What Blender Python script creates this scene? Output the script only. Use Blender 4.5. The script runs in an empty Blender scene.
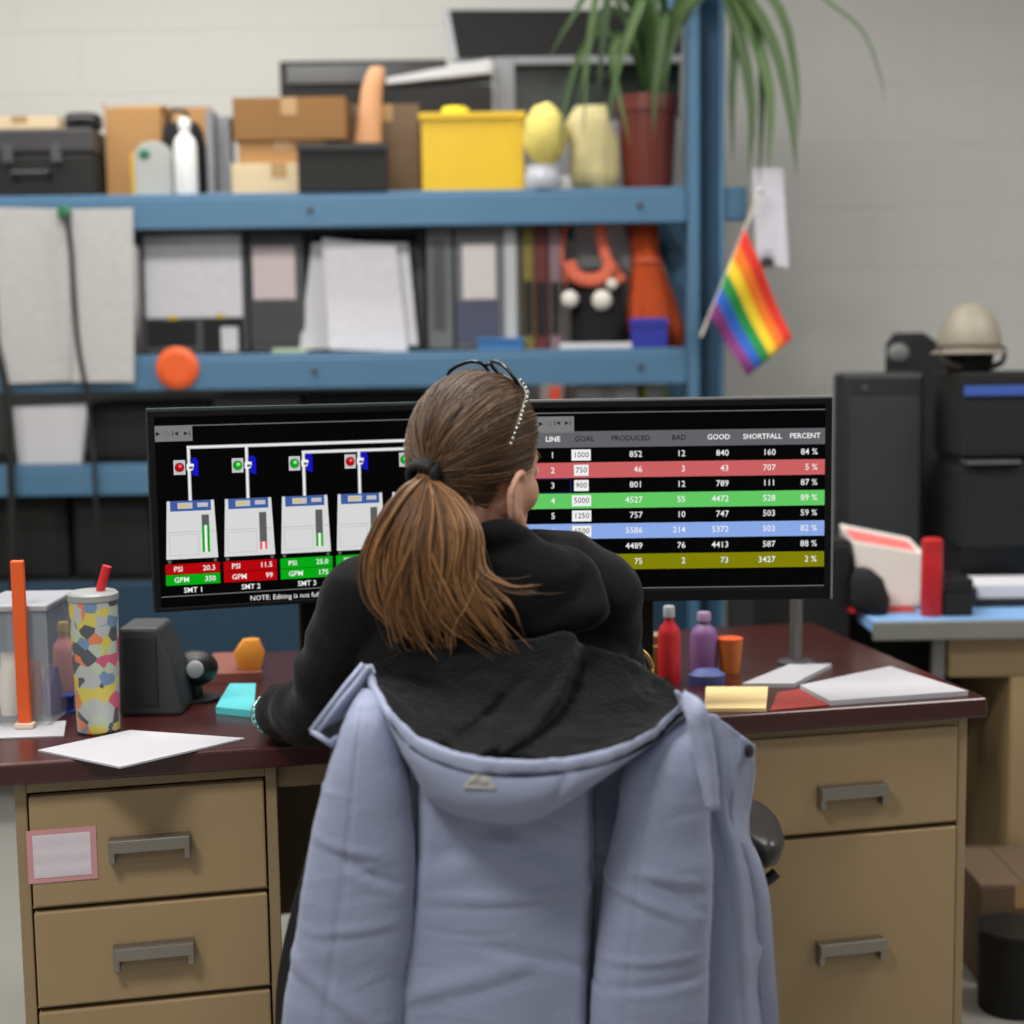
import bpy, bmesh, math, random
from mathutils import Vector, Matrix, noise
random.seed(7)
EXPO = 0.0
sc = bpy.context.scene
COL = sc.collection
V = Vector
# ------------------------------------------------------------------ camera
FPX = 1500.0
TH = math.atan(162 / FPX)
RO = math.radians(-0.8)
F = V((0, math.cos(TH), -math.sin(TH)))
U0 = V((0, math.sin(TH), math.cos(TH)))
R0 = V((1, 0, 0))
RR = R0 * math.cos(RO) + U0 * math.sin(RO)
UU = -R0 * math.sin(RO) + U0 * math.cos(RO)
CAM = V((0, 0, 1.35))
cd = bpy.data.cameras.new('camera')
cam = bpy.data.objects.new('camera', cd)
COL.objects.link(cam)
cam.matrix_world = Matrix(((RR.x, UU.x, -F.x, CAM.x), (RR.y, UU.y, -F.y, CAM.y), (RR.z, UU.z, -F.z, CAM.z), (0, 0, 0, 1)))
cd.sensor_width = 36
cd.lens = FPX / 1024 * 36
cd.clip_start = 0.05
cd.dof.use_dof = True
cd.dof.focus_distance = 2.3
cd.dof.aperture_fstop = 2.0
cd.dof.aperture_blades = 0
sc.camera = cam


def ray(px, py):
    return F + RR * ((px - 512) / FPX) - UU * ((py - 512) / FPX)


def W(px, py, Y):
    """the point of the vertical plane at distance Y that shows at px, py"""
    d = ray(px, py)
    return CAM + d * (Y / d.y)


def WZ(px, py, z):
    d = ray(px, py)
    return CAM + d * ((z - CAM.z) / d.z)


# ------------------------------------------------------------------ materials
def lin(c):
    out = []
    for v in c:
        v = v / 255.0
        out.append(v / 12.92 if v <= 0.04045 else ((v + 0.055) / 1.055) ** 2.4)
    return out


MATS = {}


def mat(name, rgb, rough=0.55, metal=0.0, var=0.08, vscale=18.0, bump=0.0, bscale=200.0, sheen=0.0, spec=0.5, trans=0.0, alpha=1.0, coat=0.0):
    if name in MATS:
        return MATS[name]
    m = bpy.data.materials.new(name)
    m.use_nodes = True
    nt = m.node_tree
    b = nt.nodes['Principled BSDF']
    c = lin(rgb)
    tc = nt.nodes.new('ShaderNodeTexCoord')
    nz = nt.nodes.new('ShaderNodeTexNoise')
    nz.inputs['Scale'].default_value = vscale
    nz.inputs['Detail'].default_value = 4
    nt.links.new(tc.outputs['Object'], nz.inputs['Vector'])
    mx = nt.nodes.new('ShaderNodeMix')
    mx.data_type = 'RGBA'
    mx.inputs['A'].default_value = [max(0, v * (1 - var)) for v in c] + [1]
    mx.inputs['B'].default_value = [min(1, v * (1 + var)) for v in c] + [1]
    nt.links.new(nz.outputs['Fac'], mx.inputs['Factor'])
    nt.links.new(mx.outputs['Result'], b.inputs['Base Color'])
    b.inputs['Roughness'].default_value = rough
    b.inputs['Metallic'].default_value = metal
    b.inputs['Specular IOR Level'].default_value = spec
    if sheen:
        b.inputs['Sheen Weight'].default_value = sheen
        b.inputs['Sheen Roughness'].default_value = 0.4
    if trans:
        b.inputs['Transmission Weight'].default_value = trans
    if coat:
        b.inputs['Coat Weight'].default_value = coat
        b.inputs['Coat Roughness'].default_value = 0.15
    if alpha < 1:
        b.inputs['Alpha'].default_value = alpha
    if bump:
        n2 = nt.nodes.new('ShaderNodeTexNoise')
        n2.inputs['Scale'].default_value = bscale
        n2.inputs['Detail'].default_value = 5
        nt.links.new(tc.outputs['Object'], n2.inputs['Vector'])
        bp = nt.nodes.new('ShaderNodeBump')
        bp.inputs['Strength'].default_value = bump
        bp.inputs['Distance'].default_value = 0.004
        nt.links.new(n2.outputs['Fac'], bp.inputs['Height'])
        nt.links.new(bp.outputs['Normal'], b.inputs['Normal'])
    MATS[name] = m
    return m


def glow(name, rgb, k=1.0):
    """a lit patch of a display"""
    if name in MATS:
        return MATS[name]
    m = bpy.data.materials.new(name)
    m.use_nodes = True
    nt = m.node_tree
    b = nt.nodes['Principled BSDF']
    b.inputs['Base Color'].default_value = (0.001, 0.001, 0.001, 1)
    b.inputs['Roughness'].default_value = 0.3
    b.inputs['Specular IOR Level'].default_value = 0.03
    b.inputs['Emission Color'].default_value = lin(rgb) + [1]
    b.inputs['Emission Strength'].default_value = k / (2 ** EXPO)
    MATS[name] = m
    return m


def mat_lines(name, rgb, ink, scale=60, axis='Z', width=0.35, amount=0.35):
    """paper with faint printed rows"""
    m = mat(name, rgb, rough=0.8, var=0.03)
    nt = m.node_tree
    b = nt.nodes['Principled BSDF']
    tc = nt.nodes.new('ShaderNodeTexCoord')
    wv = nt.nodes.new('ShaderNodeTexWave')
    wv.bands_direction = axis
    wv.inputs['Scale'].default_value = scale
    wv.inputs['Distortion'].default_value = 0.0
    nt.links.new(tc.outputs['Object'], wv.inputs['Vector'])
    n = nt.nodes.new('ShaderNodeTexNoise')
    n.inputs['Scale'].default_value = 40
    nt.links.new(tc.outputs['Object'], n.inputs['Vector'])
    mu = nt.nodes.new('ShaderNodeMath')
    mu.operation = 'MULTIPLY'
    nt.links.new(wv.outputs['Fac'], mu.inputs[0])
    nt.links.new(n.outputs['Fac'], mu.inputs[1])
    m2 = nt.nodes.new('ShaderNodeMath')
    m2.operation = 'MULTIPLY'
    m2.inputs[1].default_value = amount * 1.6
    m2.use_clamp = True
    nt.links.new(mu.outputs[0], m2.inputs[0])
    mx = nt.nodes.new('ShaderNodeMix')
    mx.data_type = 'RGBA'
    src = b.inputs['Base Color'].links[0].from_socket
    nt.links.new(src, mx.inputs['A'])
    mx.inputs['B'].default_value = lin(ink) + [1]
    nt.links.new(m2.outputs[0], mx.inputs['Factor'])
    nt.links.new(mx.outputs['Result'], b.inputs['Base Color'])
    return m


def mat_island(name, c0, c1, rough=0.4, spec=0.5, power=1.0):
    """strands that each have a shade of their own"""
    m = bpy.data.materials.new(name)
    m.use_nodes = True
    nt = m.node_tree
    b = nt.nodes['Principled BSDF']
    g = nt.nodes.new('ShaderNodeNewGeometry')
    pw = nt.nodes.new('ShaderNodeMath')
    pw.operation = 'POWER'
    pw.inputs[1].default_value = power
    nt.links.new(g.outputs['Random Per Island'], pw.inputs[0])
    mx = nt.nodes.new('ShaderNodeMix')
    mx.data_type = 'RGBA'
    mx.inputs['A'].default_value = lin(c0) + [1]
    mx.inputs['B'].default_value = lin(c1) + [1]
    nt.links.new(pw.outputs[0], mx.inputs['Factor'])
    nt.links.new(mx.outputs['Result'], b.inputs['Base Color'])
    b.inputs['Roughness'].default_value = rough
    b.inputs['Specular IOR Level'].default_value = spec
    MATS[name] = m
    return m


# ------------------------------------------------------------------ mesh helper
def cr(pts, n):
    """a smooth curve through pts (tuples of floats), n samples"""
    pts = [tuple(p) for p in pts]
    k = len(pts) - 1
    out = []
    for i in range(n):
        t = i / (n - 1) * k
        s = min(int(t), k - 1)
        t -= s
        p1, p2 = pts[s], pts[s + 1]
        p0 = pts[s - 1] if s > 0 else tuple(2 * a - b for a, b in zip(p1, p2))
        p3 = pts[s + 2] if s + 2 <= k else tuple(2 * b - a for a, b in zip(p1, p2))
        out.append(tuple(0.5 * (2 * b + (c - a) * t + (2 * a - 5 * b + 4 * c - d) * t * t + (3 * b - a - 3 * c + d) * t ** 3)
                         for a, b, c, d in zip(p0, p1, p2, p3)))
    return out


class G:
    def __init__(s, M=None):
        s.v, s.f, s.m = [], [], []
        s.M = M or Matrix.Identity(4)

    def add(s, vs, fs, m=0):
        o = len(s.v)
        s.v += [s.M @ V(p) for p in vs]
        s.f += [tuple(i + o for i in f) for f in fs]
        s.m += [m] * len(fs)
        return s

    def box(s, x0, x1, y0, y1, z0, z1, m=0):
        vs = [(x, y, z) for x in (x0, x1) for y in (y0, y1) for z in (z0, z1)]
        return s.add(vs, [(0, 1, 3, 2), (4, 6, 7, 5), (0, 4, 5, 1), (2, 3, 7, 6), (0, 2, 6, 4), (1, 5, 7, 3)], m)

    def hexa(s, p, m=0):
        """eight corners: bottom four round, then top four"""
        return s.add(p, [(3, 2, 1, 0), (4, 5, 6, 7), (0, 1, 5, 4), (1, 2, 6, 5), (2, 3, 7, 6), (3, 0, 4, 7)], m)

    def prism(s, poly, d, m=0):
        """poly: points in space; pushed along d"""
        n = len(poly)
        a = [V(p) for p in poly]
        b = [p + V(d) for p in a]
        return s.add(a + b, [tuple(range(n - 1, -1, -1)), tuple(range(n, 2 * n))] + [(i, (i + 1) % n, n + (i + 1) % n, n + i) for i in range(n)], m)

    def tube(s, pts, rad, n=8, m=0, caps=True, sx=1.0, up=None):
        pts = [V(p) for p in pts]
        k = len(pts)
        if not hasattr(rad, '__len__'):
            rad = [rad] * k
        vs, fs = [], []
        pn = None
        for i in range(k):
            t = (pts[min(i + 1, k - 1)] - pts[max(i - 1, 0)])
            t = t.normalized() if t.length > 1e-9 else V((0, 0, 1))
            if pn is None:
                a = V(up) if up else (V((0, 0, 1)) if abs(t.z) < 0.9 else V((0, 1, 0)))
                pn = (a - t * a.dot(t)).normalized()
            else:
                pn = (pn - t * pn.dot(t))
                pn = pn.normalized() if pn.length > 1e-6 else t.orthogonal().normalized()
            bn = t.cross(pn)
            for j in range(n):
                a = 2 * math.pi * j / n
                vs.append(pts[i] + (pn * math.cos(a) + bn * math.sin(a) * sx) * rad[i])
        for i in range(k - 1):
            for j in range(n):
                fs.append((i * n + j, i * n + (j + 1) % n, (i + 1) * n + (j + 1) % n, (i + 1) * n + j))
        if caps:
            fs.append(tuple(range(n - 1, -1, -1)))
            fs.append(tuple(range((k - 1) * n, k * n)))
        return s.add(vs, fs, m)

    def cyl(s, p0, p1, r0, r1=None, n=24, m=0):
        return s.tube([p0, p1], [r0, r0 if r1 is None else r1], n, m)

    def lathe(s, prof, cx, cy, n=32, m=0):
        vs, fs = [], []
        for r, z in prof:
            for j in range(n):
                a = 2 * math.pi * j / n
                vs.append((cx + r * math.cos(a), cy + r * math.sin(a), z))
        for i in range(len(prof) - 1):
            for j in range(n):
                fs.append((i * n + j, i * n + (j + 1) % n, (i + 1) * n + (j + 1) % n, (i + 1) * n + j))
        fs.append(tuple(range(n - 1, -1, -1)))
        fs.append(tuple(range((len(prof) - 1) * n, len(prof) * n)))
        return s.add(vs, fs, m)

    def ell(s, c, r, rot=None, nu=24, nv=14, m=0, bumps=None):
        c = V(c)
        vs, fs = [], []
        for i in range(nv + 1):
            ph = math.pi * i / nv
            for j in range(nu):
                a = 2 * math.pi * j / nu
                d = V((math.sin(ph) * math.cos(a), math.sin(ph) * math.sin(a), math.cos(ph)))
                q = V((d.x * r[0], d.y * r[1], d.z * r[2]))
                if bumps:
                    q *= bumps(d)
                if rot is not None:
                    q = rot @ q
                vs.append(c + q)
        for i in range(nv):
            for j in range(nu):
                fs.append((i * nu + j, (i + 1) * nu + j, (i + 1) * nu + (j + 1) % nu, i * nu + (j + 1) % nu))
        return s.add(vs, fs, m)

    def grid(s, P, m=0, flip=False, wrap=False):
        nu, nv = len(P), len(P[0])
        vs = [p for row in P for p in row]
        fs = []
        for i in range(nu - 1):
            for j in range(nv if wrap else nv - 1):
                q = (i * nv + j, (i + 1) * nv + j, (i + 1) * nv + (j + 1) % nv, i * nv + (j + 1) % nv)
                fs.append(q[::-1] if flip else q)
        return s.add(vs, fs, m)

    def loft(s, secs, n=28, m=0):
        """secs: (centre, rx, ry) horizontal ellipses from below upwards"""
        vs, fs = [], []
        for c, rx, ry in secs:
            for j in range(n):
                a = 2 * math.pi * j / n
                vs.append((c[0] + rx * math.cos(a), c[1] + ry * math.sin(a), c[2]))
        k = len(secs)
        for i in range(k - 1):
            for j in range(n):
                fs.append((i * n + j, i * n + (j + 1) % n, (i + 1) * n + (j + 1) % n, (i + 1) * n + j))
        fs.append(tuple(range(n - 1, -1, -1)))
        fs.append(tuple(range((k - 1) * n, k * n)))
        return s.add(vs, fs, m)

    def text(s, body, o, e1, e2, size, m=0, align='CENTER', bold=0.0):
        cu = bpy.data.curves.new('t', 'FONT')
        cu.body = body
        cu.size = size
        cu.align_x = align
        cu.align_y = 'CENTER'
        cu.offset = bold
        cu.resolution_u = 2
        ob = bpy.data.objects.new('t', cu)
        COL.objects.link(ob)
        dg = bpy.context.evaluated_depsgraph_get()
        me = bpy.data.meshes.new_from_object(ob.evaluated_get(dg))
        o, e1, e2 = V(o), V(e1), V(e2)
        s.add([o + e1 * v.co.x + e2 * v.co.y for v in me.vertices], [tuple(p.vertices) for p in me.polygons], m)
        bpy.data.objects.remove(ob)
        bpy.data.meshes.remove(me)
        bpy.data.curves.remove(cu)
        return s

    def build(s, name, mats, parent=None, smooth=None, bevel=0.0, seg=2, solid=0.0, sub=0, disp=None, weld=False, offset=-1, zmin=None):
        if not isinstance(mats, (list, tuple)):
            mats = [mats]
        if parent is not None:
            org = parent.matrix_world.translation if parent.parent is None else V(parent['org'])
            org = V(parent['org']) if 'org' in parent else V(parent.location)
        else:
            lo = V([min(p[i] for p in s.v) for i in range(3)])
            hi = V([max(p[i] for p in s.v) for i in range(3)])
            org = V(((lo.x + hi.x) / 2, (lo.y + hi.y) / 2, lo.z))
        me = bpy.data.meshes.new(name)
        me.from_pydata([p - org for p in s.v], [], s.f)
        for m_ in mats:
            me.materials.append(m_)
        if len(mats) > 1:
            me.polygons.foreach_set('material_index', s.m)
        if weld:
            bm = bmesh.new()
            bm.from_mesh(me)
            bmesh.ops.remove_doubles(bm, verts=bm.verts, dist=1e-5)
            bm.to_mesh(me)
            bm.free()
        if disp:
            me.update()
            ns = [v.normal.copy() for v in me.vertices]
            for v, n_ in zip(me.vertices, ns):
                v.co += n_ * disp(v.co + org)
        if zmin is not None:
            for v in me.vertices:
                v.co.z = max(v.co.z, zmin - org.z)
        if smooth is not None:
            me.polygons.foreach_set('use_smooth', [True] * len(me.polygons))
            if smooth < 180:
                me.set_sharp_from_angle(angle=math.radians(smooth))
        me.validate()
        me.update()
        o = bpy.data.objects.new(name, me)
        COL.objects.link(o)
        if parent is None:
            o.location = org
        else:
            o.parent = parent
        ORG[o.name] = org
        o['org'] = list(org)
        if solid:
            md = o.modifiers.new('thickness', 'SOLIDIFY')
            md.thickness = solid
            md.offset = offset
        if sub:
            md = o.modifiers.new('smooth', 'SUBSURF')
            md.levels = md.render_levels = sub
        if bevel:
            md = o.modifiers.new('edge', 'BEVEL')
            md.width = bevel
            md.segments = seg
            md.limit_method = 'ANGLE'
            md.angle_limit = math.radians(40)
        return o


ORG = {}


def tag(o, label, cat, group=None, kind=None):
    if label:
        o['label'] = label
    if cat:
        o['category'] = cat
    if group:
        o['group'] = group
    if kind:
        o['kind'] = kind
    return o


def thing(name, label, cat, loc, group=None):
    o = bpy.data.objects.new(name, None)
    o.empty_display_size = 0.05
    COL.objects.link(o)
    o.location = V(loc)
    o['org'] = list(loc)
    return tag(o, label, cat, group)


def struct(o):
    o['kind'] = 'structure'
    return o


def voxel(g, size, smooth_n, factor=0.5):
    """the union of all closed shapes of g as ONE skin: (points, faces)"""
    me = bpy.data.meshes.new('u')
    me.from_pydata(g.v, [], g.f)
    ob = bpy.data.objects.new('u', me)
    COL.objects.link(ob)
    md = ob.modifiers.new('r', 'REMESH')
    md.mode = 'VOXEL'
    md.voxel_size = size
    ms = ob.modifiers.new('s', 'SMOOTH')
    ms.factor = factor
    ms.iterations = smooth_n
    dg = bpy.context.evaluated_depsgraph_get()
    m2 = bpy.data.meshes.new_from_object(ob.evaluated_get(dg))
    out = G()
    out.add([v.co.copy() for v in m2.vertices], [tuple(p.vertices) for p in m2.polygons])
    bpy.data.objects.remove(ob)
    bpy.data.meshes.remove(me)
    bpy.data.meshes.remove(m2)
    return out


def wob(p, f, a, seed=0.0):
    return noise.noise(V((p.x * f + seed, p.y * f - seed, p.z * f + 2 * seed))) * a


def dup(root, loc, label=None, group=None):
    r = root.copy()
    COL.objects.link(r)
    r.location = V(loc)
    r['org'] = list(loc)
    if label:
        r['label'] = label
    if group:
        r['group'] = group
    for ch in list(root.children):
        c = ch.copy()
        COL.objects.link(c)
        c.parent = r
        for gch in ch.children:
            d = gch.copy()
            COL.objects.link(d)
            d.parent = c
    return r
# ------------------------------------------------------------------ common materials
m_wall = mat('wall_paint', (200, 199, 194), 0.85, var=0.02, vscale=3)
m_blue = mat('blue_rack_paint', (75, 114, 144), 0.45, var=0.05, vscale=6)
m_bluedk = mat('shaded_rack_blue', (26, 56, 78), 0.5, var=0.06, vscale=6)  # rack blue darkened: shade of the lower levels put into the colour
m_deck = mat('galvanised_deck', (88, 88, 88), 0.5, 0.6, var=0.1)
m_black = mat('black_plastic', (22, 22, 23), 0.45, var=0.15)
m_black2 = mat('matte_black', (15, 15, 15), 0.75, var=0.15)
m_blackfab = mat('black_fabric', (20, 20, 22), 0.95, var=0.2, bump=0.4, bscale=300)
m_dgrey = mat('dark_grey_steel', (76, 77, 80), 0.5, 0.2, var=0.06)
m_mgrey = mat('mid_grey_plastic', (128, 130, 134), 0.5, var=0.05)
m_lgrey = mat('light_grey_plastic', (186, 187, 190), 0.5, var=0.04)
m_white = mat('white_plastic', (226, 226, 226), 0.5, var=0.03)
m_paper = mat('white_paper', (208, 207, 211), 0.85, var=0.03)
m_paperl = mat_lines('printed_paper', (222, 221, 226), (120, 118, 128), 70, 'Z', amount=0.35)
m_papert = mat_lines('old_printed_paper', (192, 190, 188), (110, 108, 112), 60, 'Z', amount=0.4)
m_card = mat('cardboard', (170, 128, 80), 0.9, var=0.08, vscale=9)
m_card2 = mat('brown_cardboard', (136, 98, 56), 0.9, var=0.08, vscale=9)
m_cardlt = mat('pale_cardboard', (206, 186, 152), 0.9, var=0.06, vscale=9)
m_carddk = mat('dark_brown_cardboard', (104, 84, 64), 0.9, var=0.12, vscale=9)
m_wood = mat('tan_wood', (196, 142, 98), 0.6, var=0.12, vscale=12)
m_yellow = mat('yellow_plastic', (216, 176, 26), 0.45, var=0.05)
m_yellow2 = mat('pale_yellow_yarn', (214, 198, 108), 0.95, var=0.15, vscale=40, bump=0.8, bscale=90)
m_cream = mat('cream_cloth', (198, 186, 136), 0.95, var=0.2, vscale=18, bump=0.6, bscale=60)
m_terra = mat('terracotta_glaze', (100, 38, 28), 0.4, var=0.12, vscale=8)
m_soil = mat('soil', (50, 38, 28), 0.95, bump=0.8)
m_leaf = mat_island('strap_leaf', (38, 64, 28), (86, 114, 62), 0.5)
m_orange = mat('orange_plastic', (226, 92, 34), 0.5, var=0.05)
m_orangefab = mat('orange_cloth', (196, 78, 30), 0.9, var=0.2, vscale=14, bump=0.5, bscale=60)
m_salmon = mat('salmon_webbing', (226, 112, 84), 0.8, var=0.08)
m_bluepl = mat('blue_plastic', (40, 48, 150), 0.45)
m_bluetray = mat('sky_blue_plastic', (60, 120, 180), 0.5)
m_desk = mat('mahogany_laminate', (62, 26, 24), 0.28, var=0.15, vscale=7, coat=0.2)
m_tan = mat('tan_enamel', (160, 136, 100), 0.5, var=0.03, vscale=4)
m_tandk = mat('tan_enamel_frame', (150, 128, 96), 0.5, var=0.03, vscale=4)
m_chrome = mat('brushed_steel', (150, 146, 138), 0.35, 0.9, var=0.04)
m_steel = mat('grey_steel', (120, 120, 120), 0.45, 0.6, var=0.04)
m_silver = mat('silver_metal', (205, 205, 205), 0.25, 1.0, var=0.02)
m_clear = mat('clear_plastic', (225, 228, 232), 0.15, var=0.01, trans=0.0, alpha=0.13)
m_dpaper = mat('dimmed_white_paper', (182, 181, 186), 0.85, var=0.03)  # white paper, colour dimmed to offset strong lamp light on the desk
m_red = mat('red_plastic', (204, 36, 44), 0.45, var=0.06)
m_pink = mat('pink_plastic', (214, 128, 132), 0.5)
m_green = mat('green_plastic', (22, 104, 66), 0.5)
m_deskblue = mat('light_blue_laminate', (128, 172, 222), 0.5, var=0.03)
m_rubber = mat('black_rubber', (18, 18, 18), 0.6)

# ------------------------------------------------------------------ the room
YW = 5.05
# wall of painted blocks: shallow joints as bump
m_block = mat('painted_block_wall', (196, 195, 190), 0.85, var=0.02, vscale=2)
nt = m_block.node_tree
tc = nt.nodes.new('ShaderNodeTexCoord')
mp = nt.nodes.new('ShaderNodeMapping')
mp.inputs['Rotation'].default_value = (math.radians(90), 0, 0)
br = nt.nodes.new('ShaderNodeTexBrick')
br.inputs['Scale'].default_value = 1.0
br.inputs['Brick Width'].default_value = 0.4
br.inputs['Row Height'].default_value = 0.2
br.inputs['Mortar Size'].default_value = 0.006
br.inputs['Mortar Smooth'].default_value = 0.6
br.inputs['Color1'].default_value = (1, 1, 1, 1)
br.inputs['Color2'].default_value = (1, 1, 1, 1)
br.inputs['Mortar'].default_value = (0, 0, 0, 1)
nt.links.new(tc.outputs['Object'], mp.inputs['Vector'])
nt.links.new(mp.outputs['Vector'], br.inputs['Vector'])
bp = nt.nodes.new('ShaderNodeBump')
bp.inputs['Strength'].default_value = 0.35
bp.inputs['Distance'].default_value = 0.01
nt.links.new(br.outputs['Color'], bp.inputs['Height'])
nt.links.new(bp.outputs['Normal'], nt.nodes['Principled BSDF'].inputs['Normal'])
struct(G().box(-4.2, 4.2, YW, YW + 0.15, 0, 3.1).build('wall_back', m_block))
struct(G().box(-4.35, -4.2, -3.0, YW + 0.15, 0, 3.1).build('wall_left', m_wall))
struct(G().box(4.2, 4.35, -3.0, YW + 0.15, 0, 3.1).build('wall_right', m_wall))
m_floor = mat('grey_vinyl_floor', (150, 148, 142), 0.4, var=0.06, vscale=5)
struct(G().box(-4.35, 4.35, -3.0, YW + 0.15, -0.1, 0).build('floor', m_floor))
m_ceil = mat('ceiling_tile', (225, 225, 220), 0.9, var=0.03)
struct(G().box(-4.35, 4.35, -3.0, YW + 0.15, 3.1, 3.2).build('ceiling', m_ceil))
struct(G().box(-4.2, 4.2, YW - 0.012, YW, 0, 0.1).build('baseboard_back', m_dgrey, bevel=0.003))


def area(name, loc, sx, sy, power, col=(1, 1, 1), rot=(0, 0, 0)):
    l = bpy.data.lights.new(name, 'AREA')
    l.shape = 'RECTANGLE'
    l.size, l.size_y = sx, sy
    l.energy = power
    l.color = col
    o = bpy.data.objects.new(name, l)
    COL.objects.link(o)
    o.location = loc
    o.rotation_euler = rot
    return o


area('ceiling_lamp_front', (-1.1, 0.7, 3.05), 0.8, 0.5, 62, (1, 0.98, 0.95))
area('rack_fill_light', (-0.7, 2.5, 3.05), 1.4, 0.5, 48, (1, 0.98, 0.95))  # extra light added to brighten the rack from in front
area('ceiling_lamp_back', (-1.0, 3.95, 3.05), 3.0, 0.4, 50, (1, 0.98, 0.94))
area('ceiling_lamp_side', (2.1, 2.4, 3.05), 1.4, 0.6, 52, (1, 0.97, 0.94))
area('ceiling_lamp_rear', (0.2, -1.2, 3.05), 1.6, 0.6, 20, (1, 0.98, 0.95))
w = bpy.data.worlds.new('world')
sc.world = w
w.use_nodes = True
w.node_tree.nodes['Background'].inputs['Color'].default_value = (0.95, 0.97, 1, 1)
w.node_tree.nodes['Background'].inputs['Strength'].default_value = 0.3

# ------------------------------------------------------------------ the steel rack
YR = 4.2
Z1, Z1b = W(420, 190, YR).z, W(420, 226, YR).z
Z2, Z2b = W(300, 353, YR).z, W(300, 389, YR).z
Z3, Z3b = W(70, 465, YR).z, W(70, 496, YR).z
Z4, Z4b = W(140, 583, YR).z, W(140, 664, YR).z
XP0, XP1 = W(688, 200, YR).x, W(724, 200, YR).x
rk = thing('storage_rack', 'blue steel storage rack with four loaded levels against the back wall', 'rack', (0, YR + 0.3, 0))
XL = -2.1
DEP = 0.62


def upright(x0, x1, y0, y1):
    g = G()
    s = 1 if y0 < YR + .1 else -1
    yf, yb = (y0, y1) if s > 0 else (y1, y0)

    def bx(a, b, c, d):
        g.box(a, b, min(c, d), max(c, d), 0.004, 2.75)
    bx(x0, x0 + .03, yf, yf + s * .005)
    bx(x1 - .014, x1, yf, yf + s * .005)
    bx(x0, x0 + .005, yf + s * .0052, yb)
    bx(x1 - .005, x1, yf + s * .0052, yb)
    bx(x0 + .0052, x1 - .0052, yb - s * .005, yb)
    return g.build('upright', m_blue, rk, bevel=0.0015)


upright(XP0, XP1, YR - 0.012, YR + 0.085)
upright(XP0, XP1, YR + DEP - 0.06, YR + DEP)
upright(XL, XL + 0.1, YR - 0.012, YR + 0.085)
upright(XL, XL + 0.1, YR + DEP - 0.06, YR + DEP)
XBR = W(747, 205, YR).x
for (zt, zb, x1) in ((Z1, Z1b, XP0 - 0.001), (Z2, Z2b, XP0 - 0.001), (Z3, Z3b, XP0 - 0.001)):
    g = G()
    g.box(XL + 0.101, x1, YR, YR + 0.045, zb, zt - 0.012)
    g.box(XL + 0.101, x1, YR + 0.012, YR + 0.045, zt - 0.0118, zt)
    g.build('beam', m_blue, rk, bevel=0.004)
    G().box(XL + 0.101, x1, YR + DEP - 0.045, YR + DEP, zb, zt).build('beam', m_blue, rk, bevel=0.004)
    G().box(XL + 0.101, x1, YR + 0.046, YR + DEP - 0.046, zt - 0.02, zt - 0.001).build('shelf_deck', m_deck, rk)
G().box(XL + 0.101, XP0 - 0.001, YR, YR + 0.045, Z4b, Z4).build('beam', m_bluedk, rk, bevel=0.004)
G().box(XL + 0.101, XP0 - 0.001, YR + 0.046, YR + DEP - 0.002, Z4 - 0.02, Z4 - 0.001).build('shelf_deck', m_deck, rk)
G().box(XP1 + 0.001, XBR, YR + 0.005, YR + 0.05, Z1b + 0.004, Z1 - 0.002).build('beam_stub', m_blue, rk, bevel=0.004)
# diagonal brace of the end frame
a, b = W(655, 232, YR + 0.3), W(700, 285, YR + 0.1)
G().hexa([a + V((-.03, 0, -.03)), b + V((-.03, 0, -.03)), b + V((.0, 0, -.03)), a + V((.03, 0, -.03)),
          a + V((-.03, 0.01, .03)), b + V((-.03, .01, .03)), b + V((.0, 0.01, .03)), a + V((.03, .01, .03))]).build('brace', m_blue, rk)
for px in (310, 640):
    for z in ((Z1 + Z1b) / 2, (Z2 + Z2b) / 2):
        x = W(px, 200, YR).x
        G().cyl((x, YR, z), (x, YR - 0.008, z), 0.009, 0.007, 12).build('bolt', m_dgrey, rk)
# lower back sheet behind the desk
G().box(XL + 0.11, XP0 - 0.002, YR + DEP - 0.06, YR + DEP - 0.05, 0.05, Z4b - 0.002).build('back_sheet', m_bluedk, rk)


def span(px0, px1, pyt, Y, pyr=None):
    """world x0, x1 and top z of something whose face stands at distance Y"""
    pm = pyt if pyr is None else pyr
    return W(px0, pm, Y).x, W(px1, pm, Y).x, W((px0 + px1) / 2, pyt, Y).z


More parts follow.
